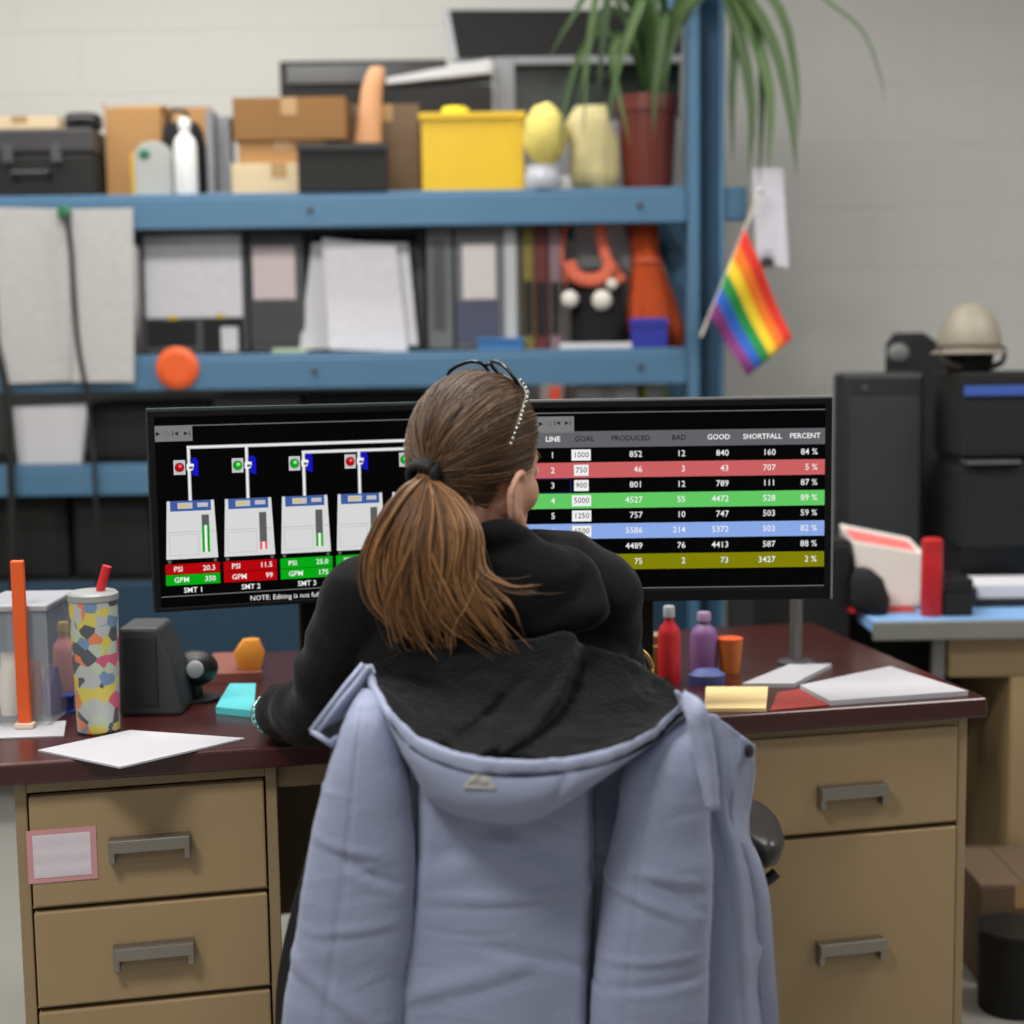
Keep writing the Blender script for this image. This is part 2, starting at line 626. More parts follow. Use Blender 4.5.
def carton(name, label, px0, px1, pyt, zb, Y, dep, m, open_=False, group=None, zt=None, tape=None):
    x0, x1, z1 = span(px0, px1, pyt, Y)
    z1 = zt or z1
    r = thing(name, label, 'box', ((x0 + x1) / 2, Y + dep / 2, zb), group)
    t = 0.005
    if open_:
        g = G()
        g.box(x0, x1, Y, Y + t, zb, z1).box(x0, x1, Y + dep - t, Y + dep, zb, z1)
        g.box(x0, x0 + t, Y + t, Y + dep - t, zb, z1).box(x1 - t, x1, Y + t, Y + dep - t, zb, z1)
        g.box(x0 + t, x1 - t, Y + t, Y + dep - t, zb, zb + t)
        g.build('body', m, r)
        fl = min(dep, x1 - x0) * 0.42
        for sx, xx in ((-1, x0), (1, x1)):
            q = [(xx, Y + .01, z1), (xx, Y + dep - .01, z1), (xx + sx * fl * .35, Y + dep - .01, z1 + fl * .5 * (1 if sx < 0 else .2)), (xx + sx * fl * .35, Y + .01, z1 + fl * .5 * (1 if sx < 0 else .2))]
            G().prism(q, (0, 0, 0.004)).build('flap', m, r)
        G().prism([(x0 + .005, Y + dep, z1), (x1 - .005, Y + dep, z1), (x1 - .005, Y + dep + .01, z1 + .02), (x0 + .005, Y + dep + .01, z1 + .02)], (0, .004, 0)).build('flap', m, r)
    else:
        G().box(x0, x1, Y, Y + dep, zb, z1 - 0.003).build('body', m, r, bevel=0.003)
        xm = (x0 + x1) / 2
        for (u0, u1) in ((x0, xm - .0012), (xm + .0012, x1)):
            G().box(u0, u1, Y + .001, Y + dep - .001, z1 - 0.003, z1).build('flap', m, r)
        h = min(0.05, (z1 - zb) * .45)
        G().box(xm - .022, xm + .022, Y - .0012, Y - .0002, z1 - h, z1 - .001).build('tape_strip', tape or mat('packing_tape', (170, 134, 88), 0.3), r)
    return r


def case(name, label, cat, px0, px1, pyt, zb, Y, dep, m, group=None, parts=()):
    x0, x1, z1 = span(px0, px1, pyt, Y)
    r = thing(name, label, cat, ((x0 + x1) / 2, Y + dep / 2, zb), group)
    G().box(x0, x1, Y, Y + dep, zb + 0.004, z1).build('body', m, r, bevel=0.005)
    for fx in (x0 + .012, x1 - .012):
        for fy in (Y + .015, Y + dep - .015):
            G().cyl((fx, fy, zb), (fx, fy, zb + .005), .007, n=10).build('foot', m_rubber, r)
    for (nm, a0, b0, a1, b1, mm, th) in parts:
        p0, p1 = W(a0, b0, Y), W(a1, b1, Y)
        G().box(p0.x, p1.x, Y - th, Y - .0002, p1.z, p0.z).build(nm, mm, r, bevel=min(.002, th * .4))
    return r


# ------------------------------------------------------------------ top level of the rack
S = Z1 + .0006
x0, x1, zt = span(-30, 92, 128, 4.27)
r = thing('tool_case', 'black hard tool case at the end of the top blue shelf', 'case', ((x0 + x1) / 2, 4.4, S))
G().box(x0, x1, 4.27, 4.55, S, S + (zt - S) * .62).build('body', m_black2, r, bevel=.008)
G().box(x0, x1, 4.27, 4.55, S + (zt - S) * .64, zt).build('lid', mat('charcoal_plastic', (58, 56, 58), .5), r, bevel=.008)
for k in (.3, .7):
    xm = x0 + (x1 - x0) * k
    G().box(xm - .015, xm + .015, 4.26, 4.27, S + (zt - S) * .5, S + (zt - S) * .76).build('latch', m_dgrey, r, bevel=.002)
xm = (x0 + x1) / 2
G().tube([(xm - .05, 4.27, S + .06), (xm - .05, 4.245, S + .065), (xm + .05, 4.245, S + .065), (xm + .05, 4.27, S + .06)], .007).build('handle', m_black, r)
ZC = zt
x0, x1, zt = span(-20, 58, 117, 4.32)
g = G()
g.box(x0, x1, 4.32, 4.5, ZC, zt)
o = carton('flat_carton', 'flat pale cardboard box lying on the black tool case', -20, 58, 116, ZC + .001, 4.32, .18, m_cardlt)
x0, x1, zt = span(62, 96, 111, 4.29)
r = thing('pouch', 'small black zip pouch standing on the black tool case', 'pouch', ((x0 + x1) / 2, 4.33, ZC))
G().ell(((x0 + x1) / 2, 4.335, (ZC + zt) / 2), ((x1 - x0) / 2, .04, (zt - ZC) / 2), bumps=lambda d: 1 / max(.62, (abs(d.x) ** 5 + abs(d.y) ** 5 + abs(d.z) ** 5) ** .2) ).build('body', m_blackfab, r, smooth=180)
G().tube([((x0) + .01, 4.30, zt - .018), ((x0 + x1) / 2, 4.292, zt - .016), (x1 - .01, 4.30, zt - .018)], .003).build('zip', m_steel, r)

carton('tall_carton', 'tall open cardboard carton with raised flap beside the black tool case', 104, 160, 108, S, 4.36, .075, m_card, True)
carton('tan_carton', 'tan cardboard carton behind the black bag and white bottle', 150, 208, 107, S, 4.454, .15, m_card)
x0, x1, zt = span(133, 171, 141, 4.25)
r = thing('binder', 'light grey plastic folder with yellow edge in front of the cartons', 'folder', ((x0 + x1) / 2, 4.28, S))
prof = []
for i in range(17):
    a = math.pi * i / 16
    prof.append(((x0 + x1) / 2 + math.cos(a) * (x1 - x0) / 2, 4.25, zt - .045 + math.sin(a) * .045))
G().prism([(x0, 4.25, S)] + prof[::-1] + [(x1, 4.25, S)], (0, .035, 0)).build('cover', mat('ash_grey_plastic', (168, 170, 166), .5), r, bevel=.003)
G().box(x0 - .007, x0 - .0005, 4.248, 4.286, S, zt - .03).build('spine', m_yellow, r)
G().ell((x0 + .03, 4.249, zt - .035), (.016, .004, .014)).build('sticker', m_green, r, smooth=180)
x0, x1, zt = span(158, 203, 121, 4.29)
r = thing('bag', 'black fabric bag behind the white bottle on the top shelf', 'bag', ((x0 + x1) / 2, 4.33, S))
g = G().loft([(((x0 + x1) / 2 + .012, 4.34, S + .001), .05, .04), (((x0 + x1) / 2 + .01, 4.34, S + .06), .058, .045), (((x0 + x1) / 2, 4.34, S + .13), .06, .042), (((x0 + x1) / 2 - .006, 4.34, zt - .02), .056, .035), (((x0 + x1) / 2 - .01, 4.34, zt), .045, .025)])
g.build('body', m_blackfab, r, smooth=50, disp=lambda p: wob(p, 25, .006), zmin=S)
G().tube(cr([(x0 + .02, 4.33, zt - .01), (x0 + .03, 4.32, zt + .03), (x0 + .07, 4.32, zt + .03), (x0 + .08, 4.33, zt - .01)], 12), .006).build('handle', m_black, r, smooth=180)


def bottle(name, label, px, pyt, zb, Y, rad, m, capm, shape=1.0, group=None):
    c = W(px, pyt, Y)
    h = c.z - zb
    r = thing(name, label, 'bottle', (c.x, Y, zb), group)
    G().lathe([(rad * .92, zb), (rad, zb + .01), (rad, zb + h * .62), (rad * .85, zb + h * .72), (rad * .42, zb + h * .8), (rad * .4, zb + h * .87)], c.x, Y).build('body', m, r, smooth=45)
    G().lathe([(rad * .5, zb + h * .86), (rad * .5, zb + h * .985), (rad * .44, zb + h)], c.x, Y).build('cap', capm, r, smooth=45)
    return r


bottle('bottle', 'white plastic bottle in front of the black fabric bag', 184, 118, S, 4.255, .032, m_white, m_white)
x0, x1, zt = span(205, 229, 110, 4.3)
g = G().box(x0, x0 + .02, 4.3, 4.36, S, zt).box(x0 + .021, x1, 4.345, 4.36, S, zt - .01).box(x1 - .012, x1, 4.3, 4.344, S, zt - .02).box(x0 + .021, x1 - .013, 4.3, 4.344, S, S + .01)
tag(g.build('metal_bracket', m_mgrey, bevel=.002), 'upright grey metal channel bracket between the cartons and the box stack', 'bracket')
zA = W(280, 163, 4.27).z
carton('low_carton', 'low pale cardboard box at the bottom of the box stack', 231, 326, 163, S, 4.27, .22, m_cardlt)
zB = W(280, 141, 4.29).z
carton('middle_carton', 'tan cardboard box in the middle of the box stack', 238, 325, 141, zA + .0005, 4.29, .2, m_card)
carton('wide_carton', 'wide brown cardboard box on top of the box stack', 232, 345, 97, zB + .0005, 4.28, .24, m_card2, zt=None)
x0, x1, zt = span(296, 386, 143, 4.205)
r = thing('storage_tray', 'black plastic tray in front of the box stack', 'tray', ((x0 + x1) / 2, 4.23, S))
g = G()
t = .004
x0 += .003
g.box(x0, x1, 4.206, 4.21, S, zt).box(x0, x1, 4.262, 4.266, S, zt).box(x0, x0 + t, 4.21, 4.262, S, zt).box(x1 - t, x1, 4.21, 4.262, S, zt).box(x0 + t, x1 - t, 4.21, 4.262, S, S + t)
g.build('body', m_black2, r)
G().box(x0 - .004, x1 + .004, 4.2, 4.2055, zt - .02, zt).build('rim', m_black, r, bevel=.001)
carton('brown_carton', 'dark brown cardboard carton beside the yellow bin', 350, 419, 104, S, 4.42, .085, m_carddk)
a, b = W(366, 165, 4.33), W(372, 68, 4.36)
g = G().loft([((a.x, 4.33, S), .04, .022), ((a.x + .005, 4.332, S + .12), .042, .022), ((a.x + .012, 4.335, S + .2), .034, .02), ((b.x, 4.34, b.z - .06), .03, .02), ((b.x + .012, 4.345, b.z - .015), .026, .018), ((b.x + .016, 4.345, b.z), .018, .012)])
tag(g.build('wooden_block', m_wood, smooth=60), 'tall tan wooden block with rounded end standing behind the black tray', 'block')
x0, x1, zt = span(421, 523, 113, 4.25)
r = thing('storage_bin', 'bright yellow plastic bin on the top blue shelf', 'bin', ((x0 + x1) / 2, 4.36, S))
g = G()
g.box(x0, x1, 4.25, 4.255, S, zt).box(x0, x1, 4.465, 4.47, S, zt).box(x0, x0 + .005, 4.255, 4.465, S, zt).box(x1 - .005, x1, 4.255, 4.465, S, zt).box(x0 + .005, x1 - .005, 4.255, 4.465, S, S + .005)
g.build('body', m_yellow, r)
g = G().box(x0 - .006, x1 + .006, 4.243, 4.2495, zt - .016, zt + .002).box(x0 - .006, x1 + .006, 4.4705, 4.477, zt - .016, zt + .002)
g.box(x0 - .006, x0 - .0005, 4.2497, 4.4703, zt - .016, zt + .002).box(x1 + .0005, x1 + .006, 4.2497, 4.4703, zt - .016, zt + .002)
g.build('rim', m_yellow, r, bevel=.001)
c = W(455, 108, 4.36)
tag(G().loft([((c.x, 4.36, S + .0055), .05, .05), ((c.x, 4.36, c.z - .03), .05, .05), ((c.x, 4.36, c.z), .035, .035)]).build('sponge', mat('bright_yellow_foam', (244, 214, 40), .9), smooth=50), 'bright yellow foam roll poking out of the yellow bin', 'foam roll')
c = W(543, 178, 4.25)
zj = W(543, 166, 4.25).z
r = thing('jar', 'small grey glass jar under the pale yellow ball', 'jar', (c.x, 4.25, S))
G().lathe([(.044, S), (.05, S + .01), (.05, zj - .02), (.044, zj - .012)], c.x, 4.25).build('body', mat('cloudy_glass', (176, 180, 190), .2), r, smooth=45)
G().lathe([(.046, zj - .0118), (.046, zj)], c.x, 4.25).build('lid', m_lgrey, r, smooth=45)
zc = W(546, 103, 4.25).z
tag(G().ell((c.x + .008, 4.25, (zj + zc) / 2), (.061, .06, (zc - zj) / 2), bumps=lambda d: 1 + .03 * math.sin(9 * d.x + 7 * d.z)).build('yarn_ball', m_yellow2, smooth=180), 'pale yellow yarn ball sitting on the small grey jar', 'yarn ball')
c = W(592, 150, 4.27)
zc = W(592, 106, 4.27).z
g = G().loft([((c.x + .006, 4.29, S), .06, .05), ((c.x, 4.29, S + .05), .072, .055), ((c.x + .004, 4.29, S + .13), .07, .055), ((c.x - .006, 4.29, zc - .05), .07, .05), ((c.x - .004, 4.29, zc), .04, .03)], 40)
tag(g.build('cloth_bundle', m_cream, smooth=180, disp=lambda p: wob(p, 22, .018, 3), zmin=S), 'crumpled cream cloth bundle between yarn ball and plant pot', 'cloth')
# potted plant
c = W(652, 150, 4.27)
zr = W(657, 95, 4.27).z
PX, PY = c.x, 4.31
PX -= .008
hw = (W(690, 100, 4.27).x - W(621, 100, 4.27).x) / 2 * .92
r = thing('potted_plant', 'strap leaved plant in dark red pot beside the blue upright', 'plant', (PX, PY, S))
G().lathe([(hw * .78, S), (hw * .82, S + .02), (hw * .95, zr - .045), (hw * 1.02, zr - .044), (hw * 1.03, zr), (hw * .93, zr), (hw * .9, zr - .03)], PX, PY, 40).build('pot', m_terra, r, smooth=40)
G().lathe([(.001, zr - .02), (hw * .88, zr - .025), (hw * .88, zr - .04)], PX, PY, 24).build('soil', m_soil, r, smooth=60)
leaf = G()


def add_leaf(pts, w):
    n = 16
    c_ = [V(p) for p in cr(pts, n)]
    P = []
    for i, p in enumerate(c_):
        t = i / (n - 1)
        ww = w * (0.35 + 1.3 * t * (1 - t) * 2 if t < .5 else 1.0 * (1 - ((t - .5) / .5) ** 2) + .02)
        tg = (c_[min(i + 1, n - 1)] - c_[max(i - 1, 0)]).normalized()
        sd = tg.cross(V((0.25, -1, 0.15))).normalized()
        P.append([p - sd * ww * 1.35, p + V((0, .45 * ww, -.3 * ww)), p + sd * ww * 1.35])
    leaf.grid(P)


top = zr - .02
for (pts, w) in [
    # over the upright and drooping beyond it
    ([(655, 95, 4.3), (690, 5, 4.16), (735, -12, 4.15), (772, 40, 4.14), (790, 110, 4.12), (797, 178, 4.11)], .013),
    ([(655, 95, 4.3), (680, 10, 4.16), (722, -25, 4.15), (752, 30, 4.15), (770, 95, 4.13), (768, 172, 4.12)], .016),
    ([(655, 95, 4.3), (680, 0, 4.16), (715, -30, 4.15), (740, 40, 4.15), (752, 110, 4.14), (748, 178, 4.13)], .014),
    ([(655, 95, 4.3), (682, 0, 4.16), (715, -40, 4.15), (735, 10, 4.16), (732, 90, 4.14), (733, 165, 4.14)], .012),
    ([(655, 95, 4.3), (685, -10, 4.16), (725, -35, 4.15), (757, 20, 4.15), (762, 100, 4.15), (759, 190, 4.13)], .010),
    ([(655, 95, 4.3), (685, 0, 4.16), (735, -35, 4.14), (780, 10, 4.14), (796, 80, 4.15), (798, 140, 4.13)], .011),
    # over the pot and the machine on this side
    ([(655, 95, 4.3), (640, 40, 4.25), (630, -10, 4.2), (612, -20, 4.18), (603, 40, 4.17), (598, 100, 4.17)], .010),
    ([(655, 95, 4.3), (650, 40, 4.25), (645, -5, 4.2), (630, 30, 4.16), (616, 75, 4.15), (607, 130, 4.15)], .009),
    ([(655, 95, 4.3), (660, 40, 4.25), (664, 10, 4.2), (660, 50, 4.17), (655, 90, 4.16), (653, 140, 4.16)], .010),
    ([(655, 95, 4.3), (640, 60, 4.25), (622, 10, 4.22), (600, -20, 4.2), (570, 20, 4.18), (548, 60, 4.18)], .007),
    ([(655, 95, 4.3), (648, 30, 4.25), (640, -30, 4.22), (610, -40, 4.2), (590, 30, 4.18), (583, 140, 4.16)], .009),
    ([(655, 95, 4.3), (672, 40, 4.24), (680, -10, 4.17), (680, 20, 4.17), (668, 60, 4.16), (662, 110, 4.16)], .009),
    ([(655, 95, 4.3), (645, 50, 4.28), (628, 20, 4.25), (604, 10, 4.22), (588, 50, 4.2), (575, 115, 4.2)], .008),
    ([(655, 95, 4.3), (636, 60, 4.26), (604, 30, 4.22), (580, 55, 4.2), (566, 100, 4.2), (560, 150, 4.19)], .007),
    ([(655, 95, 4.3), (650, 40, 4.3), (632, -20, 4.3), (610, -60, 4.3)], .009),
    ([(655, 95, 4.3), (668, 40, 4.3), (660, -20, 4.24), (668, -80, 4.22)], .010),
    ([(655, 95, 4.3), (655, 30, 4.3), (648, -40, 4.3), (640, -90, 4.3)], .010),
    ([(655, 95, 4.3), (645, 35, 4.28), (618, -10, 4.28), (585, -40, 4.28)], .008),
    ([(655, 95, 4.3), (640, 55, 4.26), (620, 35, 4.2), (612, 60, 4.17), (620, 100, 4.16), (630, 145, 4.16)], .008),
    # the thin dry shoot that arches out over the wall
    ([(660, 95, 4.3), (700, -20, 4.24), (770, -40, 4.2), (825, 0, 4.15), (862, 30, 4.13), (880, 75, 4.12), (885, 105, 4.12)], .0035),
]:
    P = [tuple(W(*p)) for p in pts]
    P[0] = (PX + random.uniform(-.02, .02), PY + random.uniform(-.02, .02), top - .02)
    add_leaf(P, w)
leaf.build('foliage', m_leaf, r, smooth=180)
stem = W(575, 20, 4.3)
# machines at the back of the top level
x0, x1, zt = span(279, 446, 60, 4.68)
r = thing('instrument', 'black instrument housing at the back behind the brown cartons', 'machine', ((x0 + x1) / 2, 4.73, S))
G().box(x0, x1, 4.68, 4.755, S, zt).build('body', m_black2, r, bevel=.006)
G().box(x0 + .02, x1 - .02, 4.672, 4.6795, zt - .07, zt - .015).build('display', mat('dark_display', (12, 12, 13), .2), r, bevel=.002)
p = [W(386, 82, 4.62), W(492, 66, 4.62), W(490, 57, 4.66), W(440, 62, 4.66)]
x0, x1, zt = span(386, 492, 84, 4.5)
r = thing('enclosure', 'dark enclosure with tilted pale lid behind the yellow bin', 'machine', ((x0 + x1) / 2, 4.56, S))
G().box(x0, x1, 4.51, 4.66, S, zt).build('body', m_black2, r, bevel=.004)
za, zb_ = W(386, 78, 4.5).z, W(490, 58, 4.5).z
G().hexa([(x0, 4.5, zt + .001), (x1, 4.5, zt + .03), (x1, 4.67, zt + .03), (x0, 4.67, zt + .001), (x0, 4.5, za), (x1, 4.5, zb_), (x1, 4.67, zb_), (x0, 4.67, za)]).build('lid', m_lgrey, r, bevel=.003)
x0, x1, zt = span(494, 688, 56, 4.56)
r = thing('bench_machine', 'grey bench machine with dark window behind the plant leaves', 'machine', ((x0 + x1) / 2, 4.66, S))
t = .06
wz = W(590, 100, 4.56).z
G().box(x0, x0 + t, 4.56, 4.755, S, zt).box(x0 + t, x1, 4.56, 4.755, zt - .022, zt).box(x1 - .02, x1, 4.56, 4.755, S, zt - .0221).box(x0 + t, x1 - .02, 4.56, 4.755, S, wz - .06).build('housing', m_mgrey, r, bevel=.003)
G().box(x0 + t + .001, x1 - .021, 4.6, 4.61, wz - .059, zt - .0225).build('window_pane', mat('smoked_pane', (40, 46, 44), .15), r)
G().box(x0 + t + .02, x0 + t + .2, 4.55, 4.559, S + .02, S + .07).build('control_panel', m_white, r, bevel=.002)
za = zt + .0005
p0, p1, p2, p3 = W(450, 52, 4.5), W(688, 49, 4.5), W(688, 10, 4.54), W(443, 10, 4.54)
r = thing('display_panel', 'black flat display leaning on top of the grey bench machine', 'display', ((p0.x + p1.x) / 2, 4.58, za))
pts = [W(452, 52, 4.6), W(688, 49, 4.6), W(689, 9, 4.66), W(443, 9, 4.66)]
pts[0].z = pts[1].z = za
G().prism(pts, (0, .03, 0)).build('casing', m_mgrey, r, bevel=.004)
ctr = sum(pts, V()) / 4
G().prism([ctr + (q - ctr) * .95 + V((0, -.002, 0)) for q in pts], (0, .0018, 0)).build('screen', mat('black_glass', (9, 9, 10), .6, spec=.15), r)
# ------------------------------------------------------------------ middle level of the rack
S = Z2 + .0006


def sheet(name, label, quad, Y, m, cat='paper', th=.0012, curl=.0, group=None, nx=16, ny=24, zmin=None):
    """paper hanging in front: quad = four pixels tl, tr, br, bl"""
    P = []
    tl, tr, br_, bl = [W(q[0], q[1], Y) for q in quad]
    for j in range(ny + 1):
        v = j / ny
        row = []
        for i in range(nx + 1):
            u = i / nx
            p = (tl * (1 - u) + tr * u) * (1 - v) + (bl * (1 - u) + br_ * u) * v
            p.y -= curl * v * v + .0015 * math.sin(u * 5 + 1) * v
            row.append(p)
        P.append(row)
    g = G().grid(P)
    return tag(g.build(name, m, solid=th, offset=0, zmin=zmin), label, cat, group)


sheet('hanging_sheet', 'white printed sheet hanging furthest out beside the black cable from the top beam', [(-6, 207), (70, 209), (72, 381), (4, 384)], 4.186, m_papert, curl=.006)
sheet('hanging_sheet', 'white printed sheet hanging between the black cable and the dark electronics case', [(71, 209), (133, 208), (135, 382), (73, 382)], 4.183, m_papert, curl=.008)
c = W(65, 213, 4.178)
r = thing('magnet', 'green round magnet pinning the hanging sheets to the top beam', 'magnet', (c.x, 4.176, c.z - .02))
G().lathe([(.017, 0), (.019, .004), (.019, .008)], 0, 0, 20)
g = G(Matrix.Translation(V((c.x, 4.178, c.z))) @ Matrix.Rotation(math.radians(90), 4, 'X'))
g.lathe([(.018, -.001), (.02, .003), (.02, .008), (.012, .012), (.01, .02), (.014, .024)], 0, 0, 20)
g.build('body', m_green, r, smooth=40)
pts = [W(*q) for q in ((66, 214, 4.15), (71, 250, 4.152), (74, 300, 4.152), (78, 345, 4.152), (86, 390, 4.152), (92, 440, 4.15), (96, 500, 4.13), (99, 590, 4.13))]
tag(G().tube(cr(pts, 40), .0065, 8).build('power_cord', m_rubber, smooth=180), 'black cable hanging from the green magnet across the printed sheets', 'cable')
pts = [W(*q) for q in ((-5, 340, 4.13), (6, 390, 4.13), (10, 450, 4.13), (12, 520, 4.13), (13, 600, 4.12))]
tag(G().tube(cr(pts, 30), .011, 8).build('power_cord', m_rubber, smooth=180), 'thick black cable hanging at the outer end of the rack', 'cable')

r = case('electronics_case', 'dark electronics case with wide printed sheet on its face', 'electronics case', 137, 246, 228, S, 4.3, .2, m_dgrey, parts=[
    ('label_sheet', 143, 236, 243, 317, m_paperl, .002), ('drive_bay', 148, 321, 197, 345, m_black2, .006), ('drive_bay', 203, 319, 244, 352, m_black2, .004), ('label', 221, 327, 239, 352, m_paper, .007), ('clip', 168, 316, 178, 320, m_yellow, .004), ('clip', 216, 314, 224, 318, m_yellow, .004)])
r = case('electronics_case', 'grey electronics case with small pinkish label', 'electronics case', 248, 303, 232, S, 4.29, .2, m_dgrey, parts=[
    ('label', 252, 247, 296, 299, mat('pinkish_paper', (206, 190, 192), .8), .002), ('front_panel', 250, 303, 301, 343, mat('slate_panel', (62, 64, 64), .5), .003)])
r = case('electronics_case', 'wide dark electronics case behind the leaning white sheets', 'electronics case', 305, 424, 229, S, 4.34, .2, m_dgrey, parts=[
    ('grille', 312, 234, 418, 243, m_black2, .003)])
for q, lab, Y in (([(312, 243), (352, 240), (366, 346), (300, 350)], 'white paper sheet leaning lowest at the foot of the wide dark case', 4.3),
                  ([(346, 241), (408, 243), (418, 345), (348, 349)], 'white paper sheet with slanted edge leaning on the wide dark case', 4.29),
                  ([(322, 238), (396, 246), (408, 352), (330, 349)], 'foremost white paper sheet leaning against the wide dark case', 4.265)):
    sheet('leaning_sheet', lab, q, Y, m_paperl if Y != 4.3 else m_paper, curl=.012, zmin=S + .001)
x0, x1, zt = span(272, 306, 337, 4.23)
tag(G().box(x0, x1, 4.225, 4.26, S, S + .012).build('ruler', mat('pale_green_plastic', (168, 184, 150), .5), bevel=.002), 'pale green plastic strip lying before the grey case', 'strip')
r = case('electronics_case', 'narrow grey electronics case beside the leaning white sheets', 'electronics case', 426, 452, 226, S, 4.27, .22, mat('grey_case_paint', (104, 106, 108), .5), parts=[('slot', 432, 240, 446, 330, m_dgrey, .002)])
r = case('electronics_case', 'slate grey electronics case with white label and blue lower half', 'electronics case', 454, 519, 224, S, 4.27, .22, mat('grey_case_paint', (104, 106, 108), .5), parts=[
    ('label', 462, 244, 496, 299, mat('warm_paper', (212, 204, 202), .8), .003), ('lower_panel', 456, 301, 500, 343, mat('slate_blue_panel', (72, 76, 98), .5), .002), ('side_rail', 504, 228, 517, 343, m_lgrey, .003)])
x0, x1, zt = span(478, 523, 338, 4.22)
r = thing('parts_tray', 'small sky blue tray at the front edge of the middle shelf', 'tray', ((x0 + x1) / 2, 4.24, S))
g = G().box(x0, x1, 4.215, 4.219, S, zt).box(x0, x1, 4.258, 4.262, S, zt).box(x0, x0 + .004, 4.2192, 4.2578, S, zt).box(x1 - .004, x1, 4.2192, 4.2578, S, zt).box(x0 + .0042, x1 - .0042, 4.2192, 4.2578, S, S + .004)
g.build('body', m_bluetray, r)
G().box(x0 - .004, x1 + .004, 4.209, 4.2145, zt - .008, zt).build('rim', m_bluetray, r, bevel=.001)
for (a0, a1, yt, m, lab, lean) in ((522, 533, 224, mat('olive_binder', (118, 108, 44), .6), 'olive and black ring binder nearest the slate grey case', 0), (534, 547, 226, mat('maroon_binder', (96, 34, 36), .6), 'maroon ring binder between olive and mauve binders', .02), (549, 560, 226, mat('mauve_binder', (130, 104, 112), .6), 'mauve ring binder nearest the black handbag', .01)):
    x0, x1, zt = span(a0, a1, yt, 4.27)
    r = thing('binder', lab, 'binder', ((x0 + x1) / 2, 4.36, S), 'ring binders on the middle shelf')
    G().box(x0, x0 + .004, 4.27, 4.47, S, zt).box(x1 - .004, x1, 4.27, 4.47, S, zt).box(x0 + .004, x1 - .004, 4.27, 4.274, S, zt).build('cover', m, r)
    G().box(x0 + .005, x1 - .005, 4.2745, 4.46, S + .004, zt - .006).build('pages', m_paper, r)
    G().box(x0 + .004, x1 - .004, 4.2675, 4.2698, S + .04, S + (zt - S) * .55).build('spine_label', m_black2, r)
# handbag with salmon handles
x0, x1, zt = span(569, 628, 268, 4.28)
xm = (x0 + x1) / 2
r = thing('handbag', 'black handbag with salmon straps and pale pompoms', 'bag', (xm, 4.32, S))
hwid = (x1 - x0) / 2
G().loft([((xm, 4.32, S), hwid * .9, .05), ((xm, 4.32, S + .03), hwid, .06), ((xm, 4.32, S + .1), hwid * .96, .055), ((xm, 4.32, zt - .02), hwid * .9, .04), ((xm, 4.32, zt), hwid * .86, .03)]).build('body', m_blackfab, r, smooth=60, disp=lambda p: wob(p, 20, .008), zmin=S)
for (pa, pb, pc, pd) in (((566, 285), (562, 250), (566, 226), (570, 218)), ((622, 282), (608, 262), (602, 240), (600, 220)), ):
    G().tube(cr([tuple(W(*q, 4.285)) for q in (pa, pb, pc, pd)], 20), .016, 8, sx=.35).build('strap', m_salmon, r, smooth=180)
G().tube(cr([tuple(W(*q, 4.265)) for q in ((568, 262), (576, 276), (590, 280), (604, 276), (612, 262))], 24), .02, 8, sx=.4).build('strap', m_salmon, r, smooth=180)
for (px, py, rr) in ((570, 299, .024), (602, 300, .028), (612, 284, .016)):
    c = W(px, py, 4.255)
    G().ell(c, (rr, rr * .8, rr), bumps=lambda d: 1 + .08 * math.sin(14 * d.x) * math.cos(13 * d.z)).build('pompom', mat('pale_pompom', (226, 220, 210), .95), r, smooth=180)
sheet('leaflet', 'white leaflet on end behind the handbag straps', [(574, 224), (624, 224), (634, 270), (576, 270)], 4.4, m_paper, 'leaflet', zmin=S + .001)
x0, x1, zt = span(560, 642, 342, 4.23)
tag(G().box(x0, x1, 4.222, 4.26, S, S + .016).build('envelope_pad', m_paper, bevel=.002), 'flat white pad lying under the front of the handbag', 'pad')
# orange cloth bag
g = G()
c0, c1 = W(630, 345, 4.31), W(684, 345, 4.31)
xm, hw2 = (c0.x + c1.x) / 2, (c1.x - c0.x) / 2
zt = W(640, 222, 4.31).z
g.loft([((xm, 4.33, S), hw2, .05), ((xm - .004, 4.33, S + .06), hw2 * .98, .055), ((xm - .012, 4.33, S + .14), hw2 * .86, .05), ((xm - .02, 4.33, S + .22), hw2 * .55, .04), ((xm - .03, 4.33, S + .27), hw2 * .45, .035), ((xm - .036, 4.33, zt), hw2 * .55, .04)], 40)
r = thing('drawstring_bag', 'orange cloth bag gathered at the neck behind small blue box', 'bag', (xm, 4.33, S))
g.build('body', m_orangefab, r, smooth=180, disp=lambda p: .007 * math.sin(math.atan2(p.y - 4.33, p.x - xm) * 11) + wob(p, 18, .008), zmin=S)
g = G()
g.M = Matrix.Translation(V((xm - .026, 4.33, S + .245)))
P = [(hw2 * .52 * math.cos(t * math.pi / 12), .044 * math.sin(t * math.pi / 12), 0) for t in range(25)]
g.tube(P, .006, 6).build('drawstring', m_salmon, r, smooth=180)
x0, x1, zt = span(631, 667, 318, 4.23)
r = thing('small_box', 'small deep blue box in front of the orange cloth bag', 'box', ((x0 + x1) / 2, 4.25, S))
G().box(x0, x1, 4.22, 4.27, S, S + (zt - S) * .7).build('body', m_bluepl, r, bevel=.003)
G().box(x0 - .002, x1 + .002, 4.218, 4.272, S + (zt - S) * .7 + .0005, zt).build('lid', m_bluepl, r, bevel=.003)
